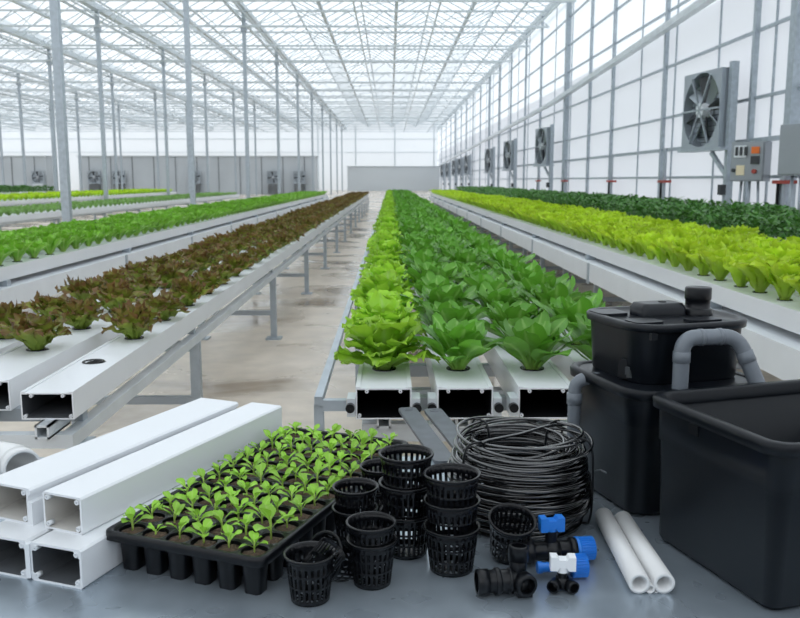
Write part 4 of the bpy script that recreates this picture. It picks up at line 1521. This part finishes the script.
# pump tub sitting in the reservoir
UZ = TZ + .2336
ut = empty('pump_tub', (.527, 1.607, UZ), BR, 'dark plastic pump tub with lid and filter on top of the reservoir', 'tub')
g = MB()
loft(g, [(0, .111, .098, .045), (.004, .114, .101, .048), (.103, .121, .108, .055)], cap0=True, cap1=True, n=8)
g.build('tub_wall', M['bucket'], ut)
g = MB()
loft(g, [(.097, .121, .108, .055), (.098, .1275, .1145, .06), (.109, .1285, .1155, .06), (.112, .126, .113, .058), (.112, .117, .104, .052), (.108, .113, .100, .05), (.108, .05, .05, .03), (.110, .02, .02, .015)], cap1=True, n=8)
lid = g.build('lid', M['lid'], ut)
# moulded pads on the lid
for (px, py, sx, sy) in ((-.09, .055, .03, .03), (-.085, -.06, .03, .025), (.03, -.075, .035, .018), (.10, .05, .018, .03)):
    g = MB(); g.extrude_poly(rrect(sx, sy, .012, 5, px, py), .107, .1135); g.build('moulded_pad', M['lid'], lid)
g = MB()
loft(g, [(.107, .048, .030, .012), (.123, .048, .030, .012), (.132, .043, .025, .010), (.133, .034, .018, .008)], cap1=True, n=5)
pc = g.build('pump_cover', M['lid'], ut); pc.location = (-.004, .018, 0)
g = MB(); g.lathe([(.008, .133), (.008, .1345), (.004, .1345), (.0001, .1335)], (.01, 0, 0), seg=14); g.build('screw_cap', M['black'], pc)
g = MB()
g.lathe([(.028, .107), (.028, .119), (.025, .121), (.0235, .122), (.0235, .137), (.0245, .138), (.025, .140), (.025, .159), (.024, .161), (.0001, .161)], (.074, .0, 0), seg=24)
g.build('filter_cap', M['black'], ut)
# recess with latch on the left front corner
g = MB()
pl = [(-.023, 0), (.023, 0), (.023, .024), (.014, .036), (-.018, .036), (-.023, .028)]
vs = [(x, -.104, .006 + z) for x, z in pl] + [(x, -.088, .006 + z) for x, z in pl]
nn = len(pl)
g.add(vs, [tuple(range(nn)), tuple(range(nn, 2 * nn))[::-1]] + [(i, nn + i, nn + (i + 1) % nn, (i + 1) % nn) for i in range(nn)])
rc = g.build('latch_recess', M['black'], ut); rc.location = (-.0375, .0115, 0); rc.rotation_euler = (0, 0, math.radians(-45))
g = MB(); g.box((.003, -.105, .016), (.018, .008, .014)); g.box((-.004, -.107, .022), (.008, .008, .014)); g.build('latch', M['fan_dark'], rc)
for xx in (-.1, .02):
    g = MB(); g.box((xx, -.1125, .093), (.012, .008, .012)); g.build('lid_clip', M['bucket'], ut)


def bend(p0, corner, p1, r, n=7):
    p0, c, p1 = Vector(p0), Vector(corner), Vector(p1)
    a = c + (p0 - c).normalized() * r; b2 = c + (p1 - c).normalized() * r
    return [((1 - t) ** 2) * a + 2 * t * (1 - t) * c + t * t * b2 for t in [k / n for k in range(n + 1)]]


# grey transfer pipe from the reservoir into the open bucket
tp = empty('transfer_pipe', (0, 0, 0), 0, 'grey plastic pipe arching from the reservoir into the open bucket', 'pipe')
A, B_, C_, D_ = (.513, 1.462, TZ + .2337), (.513, 1.462, .976), (.616, 1.478, .976), (.649, 1.457, .892)
path = [Vector(A)] + bend(A, B_, C_, .028) + bend(B_, C_, D_, .03) + [Vector(D_)]
g = MB(); g.tube(path, .0142, 18, caps=False); g.build('pipe', M['grey_pipe'], tp)
for p0, ax, L in (((A[0], A[1], .932), (0, 0, 1), .020), ((.543, 1.4665, .976), (.105, .016, 0), .008), ((.578, 1.4722, .976), (.105, .016, 0), .008)):
    g = MB(); g.lathe([(.0142, 0), (.0153, .0005), (.0153, L - .0005), (.0142, L)], p0, ax, 20); g.build('coupling', M['grey_pipe'], tp)
dd = (Vector(D_) - Vector(C_)).normalized()
p0 = Vector(C_) + dd * .030
g = MB(); g.lathe([(.0142, 0), (.0153, .0005), (.0153, .0195), (.0142, .02)], p0, dd, 20); g.build('coupling', M['grey_pipe'], tp)

# grey standpipe at the left of the reservoir
sp = empty('standpipe', (.357, 1.60, TZ), 0, 'grey standpipe with an elbow at the left side of the reservoir', 'pipe')
g = MB()
path = [Vector((0, 0, .0005))] + bend((0, 0, 0), (0, 0, .222), (.06, -.012, .222), .028) + [Vector((.045, -.009, .222))]
g.tube(path, .0125, 18, caps=False); g.build('pipe', M['grey_pipe'], sp)
g = MB(); g.lathe([(.0125, 0), (.015, .0008), (.015, .022), (.0125, .023)], (0, 0, .170), (0, 0, 1), 20); g.build('coupling', M['grey_pipe'], sp)
